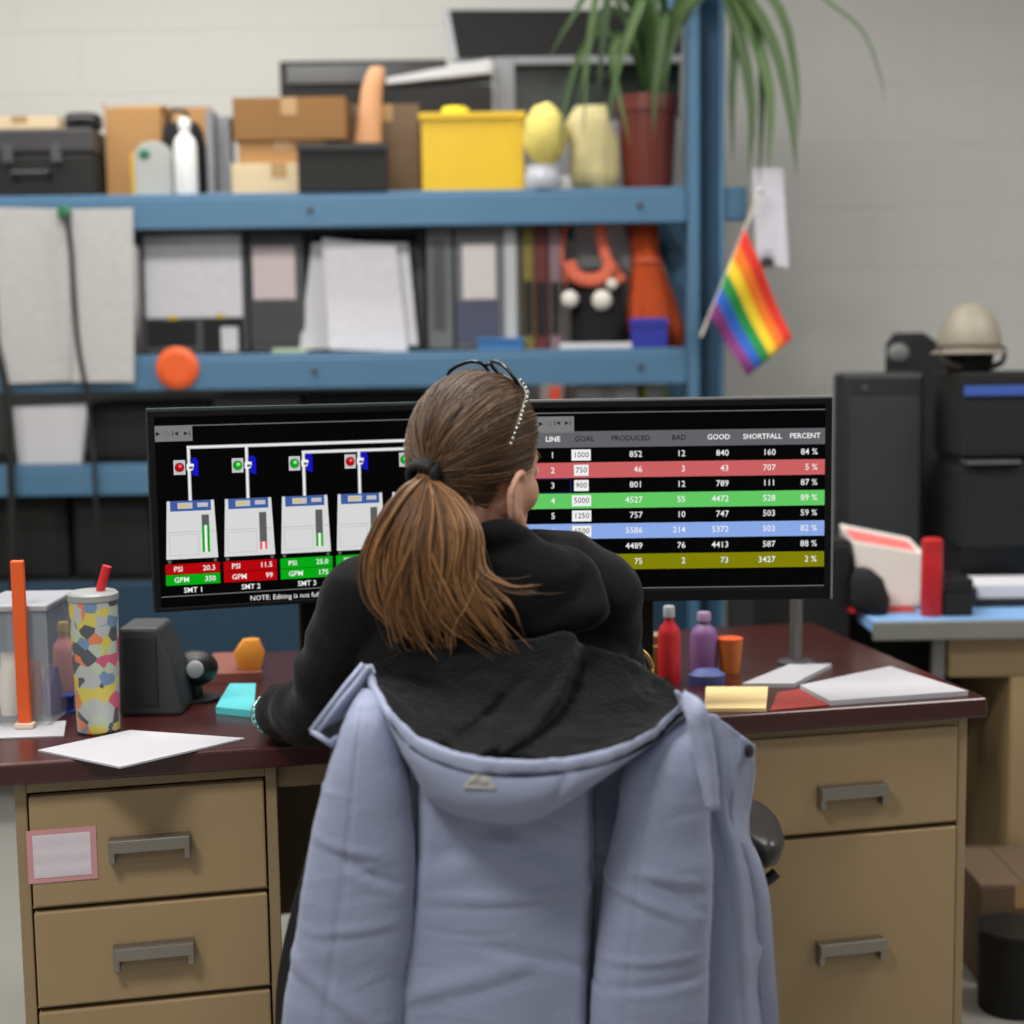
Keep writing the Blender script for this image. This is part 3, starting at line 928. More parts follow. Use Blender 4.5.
# orange disc on the middle beam
c = W(177, 368, YR - .012)
r = thing('disc_magnet', 'round orange disc stuck on the middle blue beam', 'magnet', (c.x, YR - .006, c.z - .058))
g = G(Matrix.Translation(V((c.x, YR - .001, c.z))) @ Matrix.Rotation(math.radians(90), 4, 'X'))
g.lathe([(.056, 0), (.059, .003), (.059, .009), (.055, .012)], 0, 0, 40)
g.build('disc', m_orange, r, smooth=40)
g = G(Matrix.Translation(V((c.x, YR - .013, c.z))) @ Matrix.Rotation(math.radians(90), 4, 'X'))
g.lathe([(.04, 0), (.041, .0008)], 0, 0, 40)
g.build('face', mat('orange_face', (228, 92, 34), .5), r, smooth=40)
# picture card below the middle beam
card = sheet('photo_card', 'small red and grey picture card below the middle beam behind her head', [(540, 384), (573, 384), (573, 412), (540, 412)], 4.19, mat('grey_card', (120, 112, 104), .5, var=.5, vscale=60), 'card', curl=0)
for (a0, a1, b0, b1) in ((549, 553, 388, 410), (553, 558, 386, 408), (560, 563, 385, 409)):
    pass
p0, p1 = W(550, 387, 4.188), W(560, 410, 4.188)
G().box(p0.x, p1.x, 4.1835, 4.186, p1.z, p0.z).build('red_print', mat('red_print', (196, 58, 40), .5, var=.3, vscale=80), card)
p0, p1 = W(564, 385, 4.188), W(572, 411, 4.188)
G().box(p0.x, p1.x, 4.1835, 4.186, p1.z, p0.z).build('black_print', m_black2, card)

# ------------------------------------------------------------------ third level
S = Z3 + .0006
sheet('folder_sheet', 'white folder sheets standing on the third level below hanging sheets', [(14, 407), (88, 404), (82, 464), (20, 466)], 4.25, m_paper, 'folder', th=.02, zmin=S + .001)
case('equipment_box', 'black equipment box on the third level behind white folder', 'equipment box', 88, 210, 402, S, 4.3, .25, m_black2, parts=[('face_plate', 96, 412, 150, 455, m_black, .003)])
case('equipment_box', 'grey topped equipment box half hidden behind the pump display monitor', 'equipment box', 212, 300, 396, S, 4.3, .25, m_dgrey)
case('equipment_box', 'black equipment box behind the pump display monitor and her head', 'equipment box', 304, 430, 394, S, 4.3, .25, m_black2)
carton('white_carton', 'white cardboard carton behind the table display monitor', 577, 638, 388, S, 4.3, .25, m_white, tape=m_lgrey)
carton('green_carton', 'yellow green cardboard carton behind the table display monitor', 642, 668, 387, S, 4.3, .25, mat('yellow_green_card', (176, 176, 84), .8), tape=m_lgrey)
# ------------------------------------------------------------------ fourth level
S = Z4 + .0006
case('equipment_box', 'black equipment box low on the rack behind orange stick', 'equipment box', -60, 66, 498, S, 4.3, .25, m_black2, parts=[('face_plate', 4, 508, 60, 575, m_black, .003)])
case('equipment_box', 'black equipment box low on the rack above patterned tumbler', 'equipment box', 72, 158, 497, S, 4.29, .25, m_black2, parts=[('face_plate', 78, 506, 150, 574, m_black, .003)])
case('equipment_box', 'black equipment box low on the rack behind the pump display', 'equipment box', 164, 400, 500, S, 4.3, .25, m_black2)
case('equipment_box', 'black equipment box low on the rack behind the table display', 'equipment box', 420, 630, 500, S, 4.3, .25, m_black2)

# ------------------------------------------------------------------ flag on the rack end
YF = 4.12
a, b = W(707, 322, YF), W(758, 198, YF)
fl = thing('hanging_flag', 'small rainbow flag on a stick tied to the blue upright', 'flag', (a.x, YF, a.z))
d = (b - a)
G().tube([a - d * .12, b + d * .05], .0045, 8).build('stick', mat('pale_dowel', (196, 190, 176), .6), fl, smooth=60)
G().ell(b + d * .055, (.008, .008, .008), nu=12, nv=8).build('finial', m_silver, fl, smooth=180)
tl_, tr_ = W(744, 229, YF), W(791, 338, YF)
bl_, br_ = W(709, 316, YF), W(746, 376, YF)
cols = [(226, 52, 36), (240, 122, 34), (240, 206, 44), (30, 140, 66), (44, 96, 190), (128, 52, 120)]
fm = [mat('flag_' + n, c_, .85, var=.06) for n, c_ in zip(('red', 'orange', 'yellow', 'green', 'blue', 'purple'), cols)]
P = []
for i in range(25):
    u = i / 24
    row = []
    for j in range(21):
        v = j / 20
        p = (tl_ * (1 - v) + tr_ * v) * (1 - u) + (bl_ * (1 - v) + br_ * v) * u
        p.y += -.012 - .014 * math.sin(v * 7 + u * 2) * min(1, v * 3)
        row.append(p)
    P.append(row)
g = G()
for s_ in range(6):
    g.grid(P[s_ * 4:s_ * 4 + 5], s_)
g.build('cloth', fm, fl, smooth=180, weld=True, solid=.001, offset=0)
sheet('hanging_cloth', 'pale lavender cloth strip hanging beside the rainbow flag', [(752, 168), (783, 168), (788, 268), (756, 262)], 4.16, mat('pale_lavender_cloth', (205, 203, 212), .9), 'cloth', curl=.01)
c = W(769, 262, 4.12)
r = thing('clip', 'small black binder clip on the pale lavender cloth strip', 'clip', (c.x, 4.14, c.z - .012))
G().prism([(c.x - .016, 4.13, c.z - .012), (c.x - .016, 4.16, c.z - .012), (c.x - .016, 4.145, c.z + .014)], (.032, 0, 0)).build('body', m_black, r)
G().tube([(c.x - .006, 4.145, c.z + .012), (c.x - .008, 4.14, c.z + .035), (c.x + .008, 4.14, c.z + .035), (c.x + .006, 4.145, c.z + .012)], .0018, 6).build('lever', m_silver, r)

# ------------------------------------------------------------------ the desk
DA = V((-0.80, 2.212, 0))
ang = math.radians(12.1)
e1 = V((math.cos(ang), math.sin(ang), 0))
e2 = V((-math.sin(ang), math.cos(ang), 0))
DM = Matrix(((e1.x, e2.x, 0, DA.x), (e1.y, e2.y, 0, DA.y), (0, 0, 1, 0), (0, 0, 0, 1)))
DI = DM.inverted()
DL, DD, DZ = 1.662, 0.76, 0.737
desk = thing('desk', 'tan steel office desk with dark mahogany top and two drawer pedestals', 'desk', DM @ V((DL / 2, DD / 2, 0)))
G(DM).box(0, DL, 0, DD, DZ - .036, DZ).build('desk_top', m_desk, desk, bevel=.006, seg=3)
PZ1 = DZ - .0365


def pedestal(u0, u1, drawers, lefty):
    t = .018
    g = G(DM)
    y0, y1 = .03, DD - .04
    g.box(u0, u0 + t, y0, y1, .03, PZ1).box(u1 - t, u1, y0, y1, .03, PZ1)
    g.box(u0 + t, u1 - t, y1 - .01, y1, .03, PZ1).box(u0 + t, u1 - t, y0 + .02, y1 - .01, .03, .05)
    g.box(u0 + t, u1 - t, y0 + .001, y1 - .01, PZ1 - .02, PZ1)
    g.box(u0 + t, u1 - t, y0 + .001, y0 + .03, .03, .066)
    for (z0, z1) in drawers[:-1]:
        g.box(u0 + t, u1 - t, y0 + .004, y0 + .05, z0 - .0055, z0 - .001)
    g.build('pedestal', m_tandk, desk, bevel=.002)
    G(DM).box(u0 + .03, u1 - .03, .08, y1 - .05, 0, .0295).build('plinth', m_black2, desk)
    for (z0, z1) in drawers:
        d = G(DM).box(u0 + t + .003, u1 - t - .003, y0 - .006, y0 + .016, z0, z1).build('drawer', m_tan, desk, bevel=.003)
        um = (u0 + u1) / 2 + (.0 if lefty else 0)
        zm = (z0 + z1) / 2 - (0 if lefty else .018) if z1 - z0 < .2 else z1 - .2
        hw_ = .062
        g = G(DM)
        g.box(um - hw_, um + hw_, y0 - .032, y0 - .027, zm - .004, zm + .016)
        g.box(um - hw_, um + hw_, y0 - .0268, y0 - .0064, zm + .012, zm + .016)
        g.box(um - hw_, um - hw_ + .01, y0 - .0268, y0 - .0064, zm - .022, zm + .0118)
        g.box(um + hw_ - .01, um + hw_, y0 - .0268, y0 - .0064, zm - .022, zm + .0118)
        g.build('handle', m_chrome, d, bevel=.0015)
        G(DM).box(um - hw_ + .002, um + hw_ - .002, y0 - .0075, y0 - .0061, zm - .03, zm + .02).build('handle_plate', m_tandk, d)


pedestal(.035, .435, [(.5, .676), (.338, .491), (.07, .329)], True)
pedestal(1.19, 1.64, [(.512, .684), (.07, .502)], False)
G(DM).box(.4352, 1.1898, .05, .07, .655, PZ1).build('apron', m_tandk, desk, bevel=.002)
G(DM).box(.4352, 1.1898, DD - .07, DD - .055, .2, PZ1).build('modesty_panel', m_tandk, desk)
# card on the upper drawer
p = DI @ W(63, 852, 2.27)
cz = p.z
c = DM @ V((p.x, .0, cz - .045))
r = thing('name_card', 'small white card with pink border on the top tan drawer', 'card', c)
G(DM).box(p.x - .052, p.x + .052, .0225, .0238, cz - .042, cz + .042).build('border', mat('pink_border', (206, 148, 150), .7), r)
G(DM).box(p.x - .043, p.x + .043, .0218, .0224, cz - .034, cz + .034).build('face', mat_lines('card_face', (222, 212, 220), (150, 140, 150), 12, 'Z', amount=.2), r)


def on_desk(px, py):
    return WZ(px, py, DZ)


def deskpad(name, label, cat, px4, m, th=.004, z=None):
    q = [WZ(a_, b_, DZ) for a_, b_ in px4]
    z = DZ + .0004 if z is None else z
    return tag(G().prism([(p_.x, p_.y, z) for p_ in q][::-1], (0, 0, th)).build(name, m), label, cat)


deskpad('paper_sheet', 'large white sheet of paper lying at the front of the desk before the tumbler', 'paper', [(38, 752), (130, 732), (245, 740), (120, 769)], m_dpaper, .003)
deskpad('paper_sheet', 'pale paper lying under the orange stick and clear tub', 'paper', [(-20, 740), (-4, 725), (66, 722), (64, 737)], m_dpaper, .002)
deskpad('teal_pad', 'turquoise pad lying on the desk beside the beaded bracelet', 'pad', [(216, 714), (230, 690), (256, 690), (254, 718)], mat('turquoise_plastic', (92, 206, 214), .4), .012)
deskpad('brown_tray', 'reddish brown flat tray at the back of the desk', 'tray', [(198, 684), (214, 662), (262, 660), (262, 682)], mat('red_brown_card', (128, 74, 62), .6), .018)
c = on_desk(250, 678)
tag(G().loft([((c.x, c.y, DZ + .019), .022, .018), ((c.x, c.y, DZ + .05), .03, .024), ((c.x + .004, c.y, DZ + .075), .016, .014)]).build('tape_roll', mat('amber_plastic', (226, 146, 50), .4), smooth=60), 'amber orange tape dispenser standing on the reddish brown tray', 'dispenser')
# clear tub with things inside
cA, cB = on_desk(-18, 728), on_desk(50, 728)
YT = cA.y
x0, x1 = cA.x, cB.x
zt = W(30, 612, YT).z
r = thing('clear_tub', 'clear plastic tub on the desk behind the orange stick', 'tub', ((x0 + x1) / 2, YT + .07, DZ))
t = .003
YB = YT + .15
G().box(x0, x1, YT, YT + t, DZ + .003, zt).box(x0, x1, YB - t, YB, DZ + .003, zt).box(x0, x0 + t, YT + t, YB - t, DZ + .003, zt).box(x1 - t, x1, YT + t, YB - t, DZ + .003, zt).box(x0, x1, YT, YB, DZ + .0028, DZ + .0058).build('body', m_clear, r)
G().box(x0 - .004, x1 + .004, YT - .004, YB + .004, zt + .0005, zt + .012).build('lid', mat('frosted_lid', (158, 160, 166), .4), r, bevel=.003)
for (u0, u1, v0, v1, h, m, lab) in ((.05, .4, .3, .8, .11, mat('cream_packet', (232, 226, 212), .7), 'cream packet inside the clear tub'), (.44, .7, .2, .7, .1, mat('brown_packet', (150, 92, 84), .7), 'brown packet inside the clear tub'), (.72, .93, .3, .8, .085, mat('slate_packet', (92, 84, 140), .7), 'slate blue packet inside the clear tub')):
    xa, xb = x0 + (x1 - x0) * u0, x0 + (x1 - x0) * u1
    ya, yb = YT + .15 * v0, YT + .15 * v1
    cx_, cy_ = (xa + xb) / 2, (ya + yb) / 2
    g = G().loft([((cx_, cy_, DZ + .006), (xb - xa) / 2, (yb - ya) / 2 * .7), ((cx_, cy_, DZ + .05), (xb - xa) / 2, (yb - ya) / 2), ((cx_, cy_, DZ + h), (xb - xa) / 2.3, .006)], 20)
    tag(g.build('packet', m, smooth=60), lab, 'packet', 'packets in the clear tub')
a, b = W(26, 729, YT - .012), W(27, 559, YT + .0)
a.z = DZ + .0026
r = thing('orange_stick', 'upright orange stick in front of the clear tub', 'stick', (a.x, YT - .012, DZ + .0026))
a.y = b.y = YT - .016
G().box(a.x - .011, a.x + .011, YT - .020, YT - .009, DZ + .0026, b.z).build('shaft', m_orange, r, bevel=.003)
G().box(a.x - .016, a.x + .016, YT - .024, YT - .0055, DZ + .0026, DZ + .012).build('foot', mat('pale_foot', (222, 200, 180), .6), r, bevel=.002)
# pink bottle and small blue thing
c = on_desk(62, 712)
bottle('squeeze_bottle', 'pink squeeze bottle between clear tub and patterned tumbler', 63, 622, DZ, c.y + .1, .02, m_pink, mat('ochre_cap', (170, 132, 60), .5))
c = on_desk(60, 712)
r = thing('spool', 'small blue spool at the foot of the pink squeeze bottle', 'spool', (c.x + .012, c.y, DZ))
G().lathe([(.02, DZ), (.02, DZ + .004), (.013, DZ + .006), (.013, DZ + .026), (.02, DZ + .028), (.02, DZ + .032)], c.x + .012, c.y).build('body', mat('navy_plastic', (34, 52, 120), .4), r, smooth=40)
# patterned tumbler
c = on_desk(99, 731)
YTm = c.y
zt = W(99, 592, YTm).z
h = zt - DZ
m_pat = bpy.data.materials.new('patterned_wrap')
m_pat.use_nodes = True
nt = m_pat.node_tree
tc = nt.nodes.new('ShaderNodeTexCoord')
vo = nt.nodes.new('ShaderNodeTexVoronoi')
vo.inputs['Scale'].default_value = 52
ramp = nt.nodes.new('ShaderNodeValToRGB')
ramp.color_ramp.interpolation = 'CONSTANT'
els = ramp.color_ramp.elements
cl = [(0, (176, 180, 180)), (.22, (204, 190, 92)), (.36, (112, 140, 172)), (.5, (214, 128, 92)), (.62, (176, 190, 168)), (.74, (196, 92, 122)), (.86, (84, 88, 94))]
while len(els) < len(cl):
    els.new(.5)
for e, (p_, c_) in zip(els, cl):
    e.position = p_
    e.color = lin(c_) + [1]
nt.links.new(tc.outputs['Object'], vo.inputs['Vector'])
sp = nt.nodes.new('ShaderNodeSeparateColor')
nt.links.new(vo.outputs['Color'], sp.inputs['Color'])
nt.links.new(sp.outputs['Red'], ramp.inputs['Fac'])
nt.links.new(ramp.outputs['Color'], nt.nodes['Principled BSDF'].inputs['Base Color'])
nt.nodes['Principled BSDF'].inputs['Roughness'].default_value = .35
r = thing('tumbler', 'tall tumbler with colourful patchwork pattern and red straw', 'tumbler', (c.x, YTm, DZ))
G().lathe([(.03, DZ), (.034, DZ + .004), (.039, zt - .03), (.039, zt - .012)], c.x, YTm).build('body', m_pat, r, smooth=40)
G().lathe([(.0405, zt - .0118), (.0405, zt - .002), (.036, zt + .002)], c.x, YTm).build('lid', mat('grey_lid', (150, 152, 150), .4), r, smooth=40)
tp = W(107, 566, YTm)
G().tube([(c.x + .012, YTm, zt + .0025), (tp.x, YTm, tp.z)], .0075, 12).build('straw', m_red, r, smooth=60)
# dark speaker and camera
c = on_desk(150, 716)
x0, x1 = on_desk(120, 716).x, on_desk(182, 716).x
zt = W(140, 628, c.y).z
r = thing('desk_speaker', 'dark grey wedge shaped desk speaker behind the patterned tumbler', 'speaker', (c.x, c.y + .05, DZ))
g = G().prism([(x0, c.y, DZ), (x1, c.y, DZ), (x1 - .012, c.y, DZ + (zt - DZ) * .55), (x1 - .036, c.y, zt), (x0 + .004, c.y, zt)], (0, .1, 0))
g.build('body', mat('charcoal_case', (54, 56, 60), .6), r, bevel=.006)
G().box(x0 + .012, x1 - .04, c.y - .004, c.y - .0005, DZ + .02, zt - .015).build('grille', mat('speaker_grille', (44, 46, 50), .9), r)
c = on_desk(197, 700)
r = thing('webcam', 'black webcam with pale round lens on the desk below the monitor', 'camera', (c.x, c.y, DZ))
zc = W(196, 668, c.y).z
G().lathe([(.04, DZ), (.04, DZ + .006), (.012, DZ + .012), (.01, zc - .02)], c.x, c.y).build('stand', m_black, r, smooth=40)
G().ell((c.x, c.y, zc), (.04, .032, .032)).build('housing', m_black, r, smooth=180)
g = G(Matrix.Translation(V((c.x + .005, c.y - .031, zc + .004))) @ Matrix.Rotation(math.radians(90), 4, 'X'))
g.lathe([(.015, -.004), (.015, .003), (.011, .005)], 0, 0, 20).build('lens', m_lgrey, r, smooth=40)
# things under the table display
bottle('spray_bottle', 'red bottle with grey cap under the table display monitor', 669, 606, DZ, on_desk(669, 682).y, .021, m_red, m_lgrey)
bottle('lotion_bottle', 'purple bottle behind the red bottle under the monitor', 704, 612, DZ, on_desk(704, 672).y, .026, mat('purple_plastic', (138, 96, 150), .5), mat('lilac_cap', (170, 140, 176), .5))
c = on_desk(730, 672)
zt = W(730, 640, c.y).z
r = thing('cup', 'small orange cup beside the purple bottle', 'cup', (c.x, c.y, DZ))
G().lathe([(.018, DZ), (.024, zt), (.021, zt), (.016, DZ + .005)], c.x, c.y).build('body', mat('rust_orange', (206, 116, 50), .5), r, smooth=40)
G().lathe([(.0245, zt + .0002), (.0245, zt + .004)], c.x, c.y).build('rim', m_orange, r)
c = on_desk(653, 677)
zt = W(655, 634, c.y).z
r = thing('jar', 'mustard yellow jar beside her arm under the monitor', 'jar', (c.x, c.y, DZ))
G().lathe([(.026, DZ), (.028, DZ + .01), (.028, zt - .02), (.022, zt - .014)], c.x, c.y).build('body', mat('mustard_glass', (180, 146, 70), .3), r, smooth=40)
G().lathe([(.024, zt - .0138), (.024, zt)], c.x, c.y).build('lid', m_tan, r, smooth=40)
c = on_desk(707, 684)
tag(G().loft([((c.x, c.y, DZ), .032, .02), ((c.x, c.y, DZ + .018), .034, .022), ((c.x, c.y, DZ + .028), .02, .012)]).build('stapler', mat('dull_blue_plastic', (78, 92, 150), .5), smooth=50), 'dull blue sharpener block in front of the purple bottle', 'sharpener')
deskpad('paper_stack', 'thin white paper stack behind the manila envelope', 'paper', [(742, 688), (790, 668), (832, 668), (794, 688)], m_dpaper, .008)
deskpad('manila_envelope', 'manila yellow envelope on the desk beside the coat', 'envelope', [(704, 712), (706, 690), (768, 690), (766, 712)], mat('manila_paper', (226, 200, 142), .8), .006)
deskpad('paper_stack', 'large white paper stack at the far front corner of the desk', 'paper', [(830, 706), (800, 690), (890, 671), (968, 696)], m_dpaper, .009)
deskpad('red_folder', 'dull red folder between manila envelope and white paper stack', 'folder', [(770, 712), (778, 694), (799, 690.5), (829, 706.5)], mat('dull_red_card', (150, 52, 46), .6), .003)

# low black cabinet and clamp post behind the desk
r = thing('low_cabinet', 'low black cabinet behind the desk under the table display monitor', 'cabinet', (.67, 3.65, 0))
G().box(.56, .785, 3.45, 3.9, .03, .9).build('body', m_black2, r, bevel=.004)
G().box(.565, .78, 3.432, 3.4495, .05, .89).build('door', m_black, r, bevel=.003)
G().box(.585, .775, 3.47, 3.88, 0, .0295).build('plinth', m_rubber, r)
c = W(796, 640, 2.85)
r = thing('clamp_post', 'thin grey steel post clamped to the desk behind the table display', 'post', (c.x, 2.85, DZ))
G().cyl((c.x, 2.85, DZ + .012), (c.x, 2.85, 1.02), .012, n=16).build('pole', m_steel, r, smooth=40)
G().lathe([(.035, DZ), (.035, DZ + .008), (.016, DZ + .0118)], c.x, 2.85, 24).build('foot', m_dgrey, r, smooth=40)
# ------------------------------------------------------------------ monitors
m_case = mat('monitor_casing', (12, 12, 13), .5, var=.1, spec=.2)
m_edge = mat('monitor_trim', (150, 150, 152), .35, .5)
gk = glow('screen_black', (3, 3, 3))
gw = glow('screen_white', (238, 238, 238))
gg = glow('screen_grey', (98, 98, 102))
gline = glow('screen_line', (110, 110, 112))
gtool = glow('screen_toolbar', (122, 122, 122))
gdark = glow('screen_charcoal', (40, 40, 40))
gred = glow('screen_rose', (202, 96, 98))
ggrn = glow('screen_green', (98, 200, 98))
gblu = glow('screen_blue', (138, 168, 230))
golv = glow('screen_olive', (128, 128, 4))
gnavy = glow('screen_navy', (20, 20, 190))
gnav2 = glow('screen_dim_blue', (40, 40, 110))
gr2 = glow('screen_red', (178, 4, 10))
gg2 = glow('screen_lime', (4, 168, 20))
gcab = glow('screen_cabinet', (214, 214, 214))
gcab2 = glow('screen_cabinet_shade', (190, 190, 192))
ghead = glow('screen_header_blue', (62, 92, 158))
gyel = glow('screen_yellow', (214, 190, 80))
ggau = glow('screen_gauge', (92, 92, 92))
glt = glow('screen_light_green', (150, 226, 150))
gpk = glow('screen_pink', (240, 90, 96))
SCR = [gk, gw, gg, gline, gtool, gdark, gred, ggrn, gblu, golv, gnavy, gnav2, gr2, gg2, gcab, gcab2, ghead, gyel, ggau, glt, gpk]
(K, WH, GY, LN, TB, CH, RD, GN, BL, OL, NV, DB, R2, G2, CB, CS, HD, YL, GA, LG, PK) = range(len(SCR))


class Screen:
    def __init__(s, o, e, g):
        s.o, s.e, s.g = V(o), V(e).normalized(), g
        s.u = V((0, 0, 1))
        s.n = s.e.cross(s.u)
        if s.n.y > 0:
            s.n = -s.n

    def ab(s, px, py):
        d = ray(px, py)
        t = (s.o - CAM).dot(s.n) / d.dot(s.n)
        p = CAM + d * t - s.o
        return p.dot(s.e), p.z

    def pt(s, a, b, l):
        return s.o + s.e * a + s.u * b + s.n * (.0004 * l)

    def poly(s, ps, m, l=1):
        s.g.add([s.pt(a, b, l) for a, b in ps], [tuple(range(len(ps)))], m)

    def rect(s, a0, b0, a1, b1, m, l=1):
        s.poly([(a0, b0), (a1, b0), (a1, b1), (a0, b1)], m, l)

    def rc(s, c, w, h, m, l=1, dx=0, dy=0):
        s.rect(c[0] + dx - w / 2, c[1] + dy - h / 2, c[0] + dx + w / 2, c[1] + dy + h / 2, m, l)

    def disc(s, c, r, m, l=1, n=18):
        s.poly([(c[0] + r * math.cos(2 * math.pi * i / n), c[1] + r * math.sin(2 * math.pi * i / n)) for i in range(n)], m, l)

    def text(s, body, a, b, size, m, l=3, align='CENTER', bold=0.0):
        s.g.text(body, s.pt(a, b, l), s.e, s.u, size, m, align, bold)


def monitor(name_label, o, e, Wd, Hd, trim, frame_m, bot, nk=0.0):
    """o: lower near corner of the front face (world), e: along its width"""
    o, e = V(o), V(e).normalized()
    n = V((e.y, -e.x, 0))
    M = Matrix(((e.x, -n.x, 0, o.x), (e.y, -n.y, 0, o.y), (0, 0, 1, o.z), (0, 0, 0, 1)))
    mid = M @ V((Wd / 2, .12, 0))
    r = thing('monitor', name_label, 'monitor', (mid.x, mid.y, DZ))
    bz = .011
    g = G(M)
    g.box(0, Wd, 0, .03, 0, bot).box(0, Wd, 0, .03, Hd - bz, Hd).box(0, bz, 0, .03, bot, Hd - bz).box(Wd - bz, Wd, 0, .03, bot, Hd - bz)
    g.box(.0, Wd, .0302, .045, 0, Hd)
    g.box(Wd * .2, Wd * .8, .0452, .065, Hd * .2, Hd * .8)
    g.build('casing', m_case, r, bevel=.0015)
    g = G(M)
    g.box(Wd + .0003, Wd + .004, .002, .03, 0, Hd + .0035).box(0, Wd, .002, .03, Hd + .0003, Hd + .0035)
    g.build('trim', frame_m, r)
    z0 = DZ - o.z
    g = G(M)
    g.box(Wd / 2 + nk - .024, Wd / 2 + nk + .024, .0655, .085, z0 + .014, Hd * .55)
    g.build('neck', m_case, r, bevel=.004)
    G(M).box(Wd / 2 + nk - .065, Wd / 2 + nk + .065, .055, .2, z0 + .0003, z0 + .0135).build('base', m_case, r, bevel=.005)
    return r, Screen(M @ V((0, .003, 0)), e, G()), bz


YM = 2.5
br0 = W(830.5, 599, YM)
WR = br0.x - W(497, 599, YM).x
HR = W(830.5, 398, YM).z - br0.z
rm, sr, bz = monitor('wide monitor showing a coloured production table', (br0.x - WR, YM, br0.z), (1, 0, 0), WR, HR, True, m_edge, .02, -.035)
sr.rect(bz, .022, WR - bz, HR - bz, K, 0)
RX = 700
b_ = lambda py, px=RX: sr.ab(px, py)[1]
a_ = lambda px, py=500: sr.ab(px, py)[0]
aL, aR = bz + .002, a_(826.5)
sr.rect(aL, b_(411.6), aR, b_(410.6), LN, 1)
sr.rect(aL, b_(587.6), aR + .003, b_(586.6), LN, 1)
sr.rect(aL + .03, b_(431), a_(574, 423), b_(414.5), TB, 1)


def icons(s, pa, pb, pc, pd):
    """play, circle, previous, next at four pixel spots"""
    h = .0035
    c = s.ab(*pa)
    s.poly([(c[0] - h, c[1] - h), (c[0] + h, c[1]), (c[0] - h, c[1] + h)], K, 2)
    c = s.ab(*pb)
    s.disc(c, .0042, GA, 2)
    s.disc(c, .0032, TB, 3)
    for p, sg in ((pc, 1), (pd, -1)):
        c = s.ab(*p)
        s.poly([(c[0] - sg * h, c[1]), (c[0] + sg * h, c[1] - h), (c[0] + sg * h, c[1] + h)][::sg], CH, 2)
        s.rc(c, .0012, .009, CH, 2, dx=-sg * (h + .002))


icons(sr, (541, 424), (549.5, 423.5), (558, 423), (567, 423))
rows = [437.5, 453.3, 468.6, 483.8, 499.0, 514.2, 529.5, 545.0, 560.4]
bb = [b_(445.8), b_(460.8), b_(476.2), b_(491.6), b_(506.8), b_(522.0), b_(537.2), b_(552.8), b_(568.2)]
sr.rect(aL, bb[0], aR, b_(429.6), GY, 1)
for i, m in ((2, RD), (4, GN), (6, BL), (8, OL)):
    sr.rect(aL, bb[i], aR, bb[i - 1], m, 1)
TS = .0142
hd = [('LINE', 553.5, WH, .0003), ('GOAL', 585, K, .0001), ('PRODUCED', 631, K, .0001), ('BAD', 679, K, .0001), ('GOOD', 718.5, WH, .0002), ('SHORTFALL', 762, WH, .0002), ('PERCENT', 804.5, WH, .0002)]
for t, px, m, bo in hd:
    sr.text(t, a_(px), b_(437.3), TS * .86, m, bold=bo)
data = [('1', '1000', '852', '12', '840', '160', '84 %'), ('2', '750', '46', '3', '43', '707', '5 %'), ('3', '900', '801', '12', '789', '111', '87 %'),
        ('4', '5000', '4527', '55', '4472', '528', '89 %'), ('5', '1250', '757', '10', '747', '503', '59 %'), ('6', '6500', '5586', '214', '5372', '503', '82 %'),
        ('7', '5000', '4489', '76', '4413', '587', '88 %'), ('8', '3500', '75', '2', '73', '3427', '2 %')]
for i, row in enumerate(data):
    y = b_(rows[i + 1])
    sr.text(row[0], a_(553), y, TS * 1.02, WH, bold=.00008)
    gw_ = .0078 * len(row[1])
    sr.rc((a_(581.5), y), gw_ + .001, .0185, WH, 2)
    sr.text(row[1], a_(581.5), y, TS * .92, K, l=4)
    for t, px in zip(row[2:], (642.5, 685.5, 728.8, 775.5, 817.2)):
        sr.text(t, a_(px), y, TS * 1.02, WH, align='RIGHT', bold=.00008)
# the cell that is being edited
y0, y1 = bb[3] + .001, bb[2] - .001
for (p, q, s_, t_) in ((aL, y0, a_(571), y0 + .001), (aL, y1 - .001, a_(571), y1), (a_(571) - .001, y0, a_(571), y1)):
    sr.rect(p, q, s_, t_, DB, 2)
sr.g.build('screen', SCR, rm)

# the pump display, turned towards her
yaw = math.radians(17)
eL = V((math.cos(yaw), math.sin(yaw), 0))
tl0, bl0 = W(155, 411, 2.43), W(155, 613, 2.43)
HL = tl0.z - bl0.z
WL = .545
lm, sl, bz = monitor('wide monitor showing pump gauges and green and red readings', (bl0.x, 2.43, bl0.z), eL, WL, HL, True, mat('dark_trim', (44, 62, 62), .4), .007)
sl.rect(bz, .007, WL - bz, HL - bz, K, 0)
Bx = lambda py, px: sl.ab(px, py)[1]
top_b = Bx(422.5, 300)
sl.rect(bz, top_b - .0008, WL - bz, top_b + .0008, LN, 1)
lowb = Bx(592.5, 240)
sl.rect(bz, lowb - .0008, WL - bz, lowb + .0008, LN, 1)
c0, c1 = sl.ab(153, 442), sl.ab(192, 425)
sl.rect(bz, c0[1], c1[0], c1[1], TB, 1)
icons(sl, (158, 434), (166.5, 434), (176, 433.6), (186, 433.4))
PW = .0056


def pipe(a0, b0, a1, b1):
    if abs(a1 - a0) > abs(b1 - b0):
        sl.rect(min(a0, a1) - PW / 2, b0 - PW / 2, max(a0, a1) + PW / 2, b0 + PW / 2, CS, 1)
        sl.rect(min(a0, a1) - PW / 2, b0 - PW / 5, max(a0, a1) + PW / 2, b0 + PW / 4, WH, 2)
    else:
        sl.rect(a0 - PW / 2, min(b0, b1), a0 + PW / 2, max(b0, b1), CS, 1)
        sl.rect(a0 - PW / 4, min(b0, b1), a0 + PW / 5, max(b0, b1) - PW / 3, WH, 2)


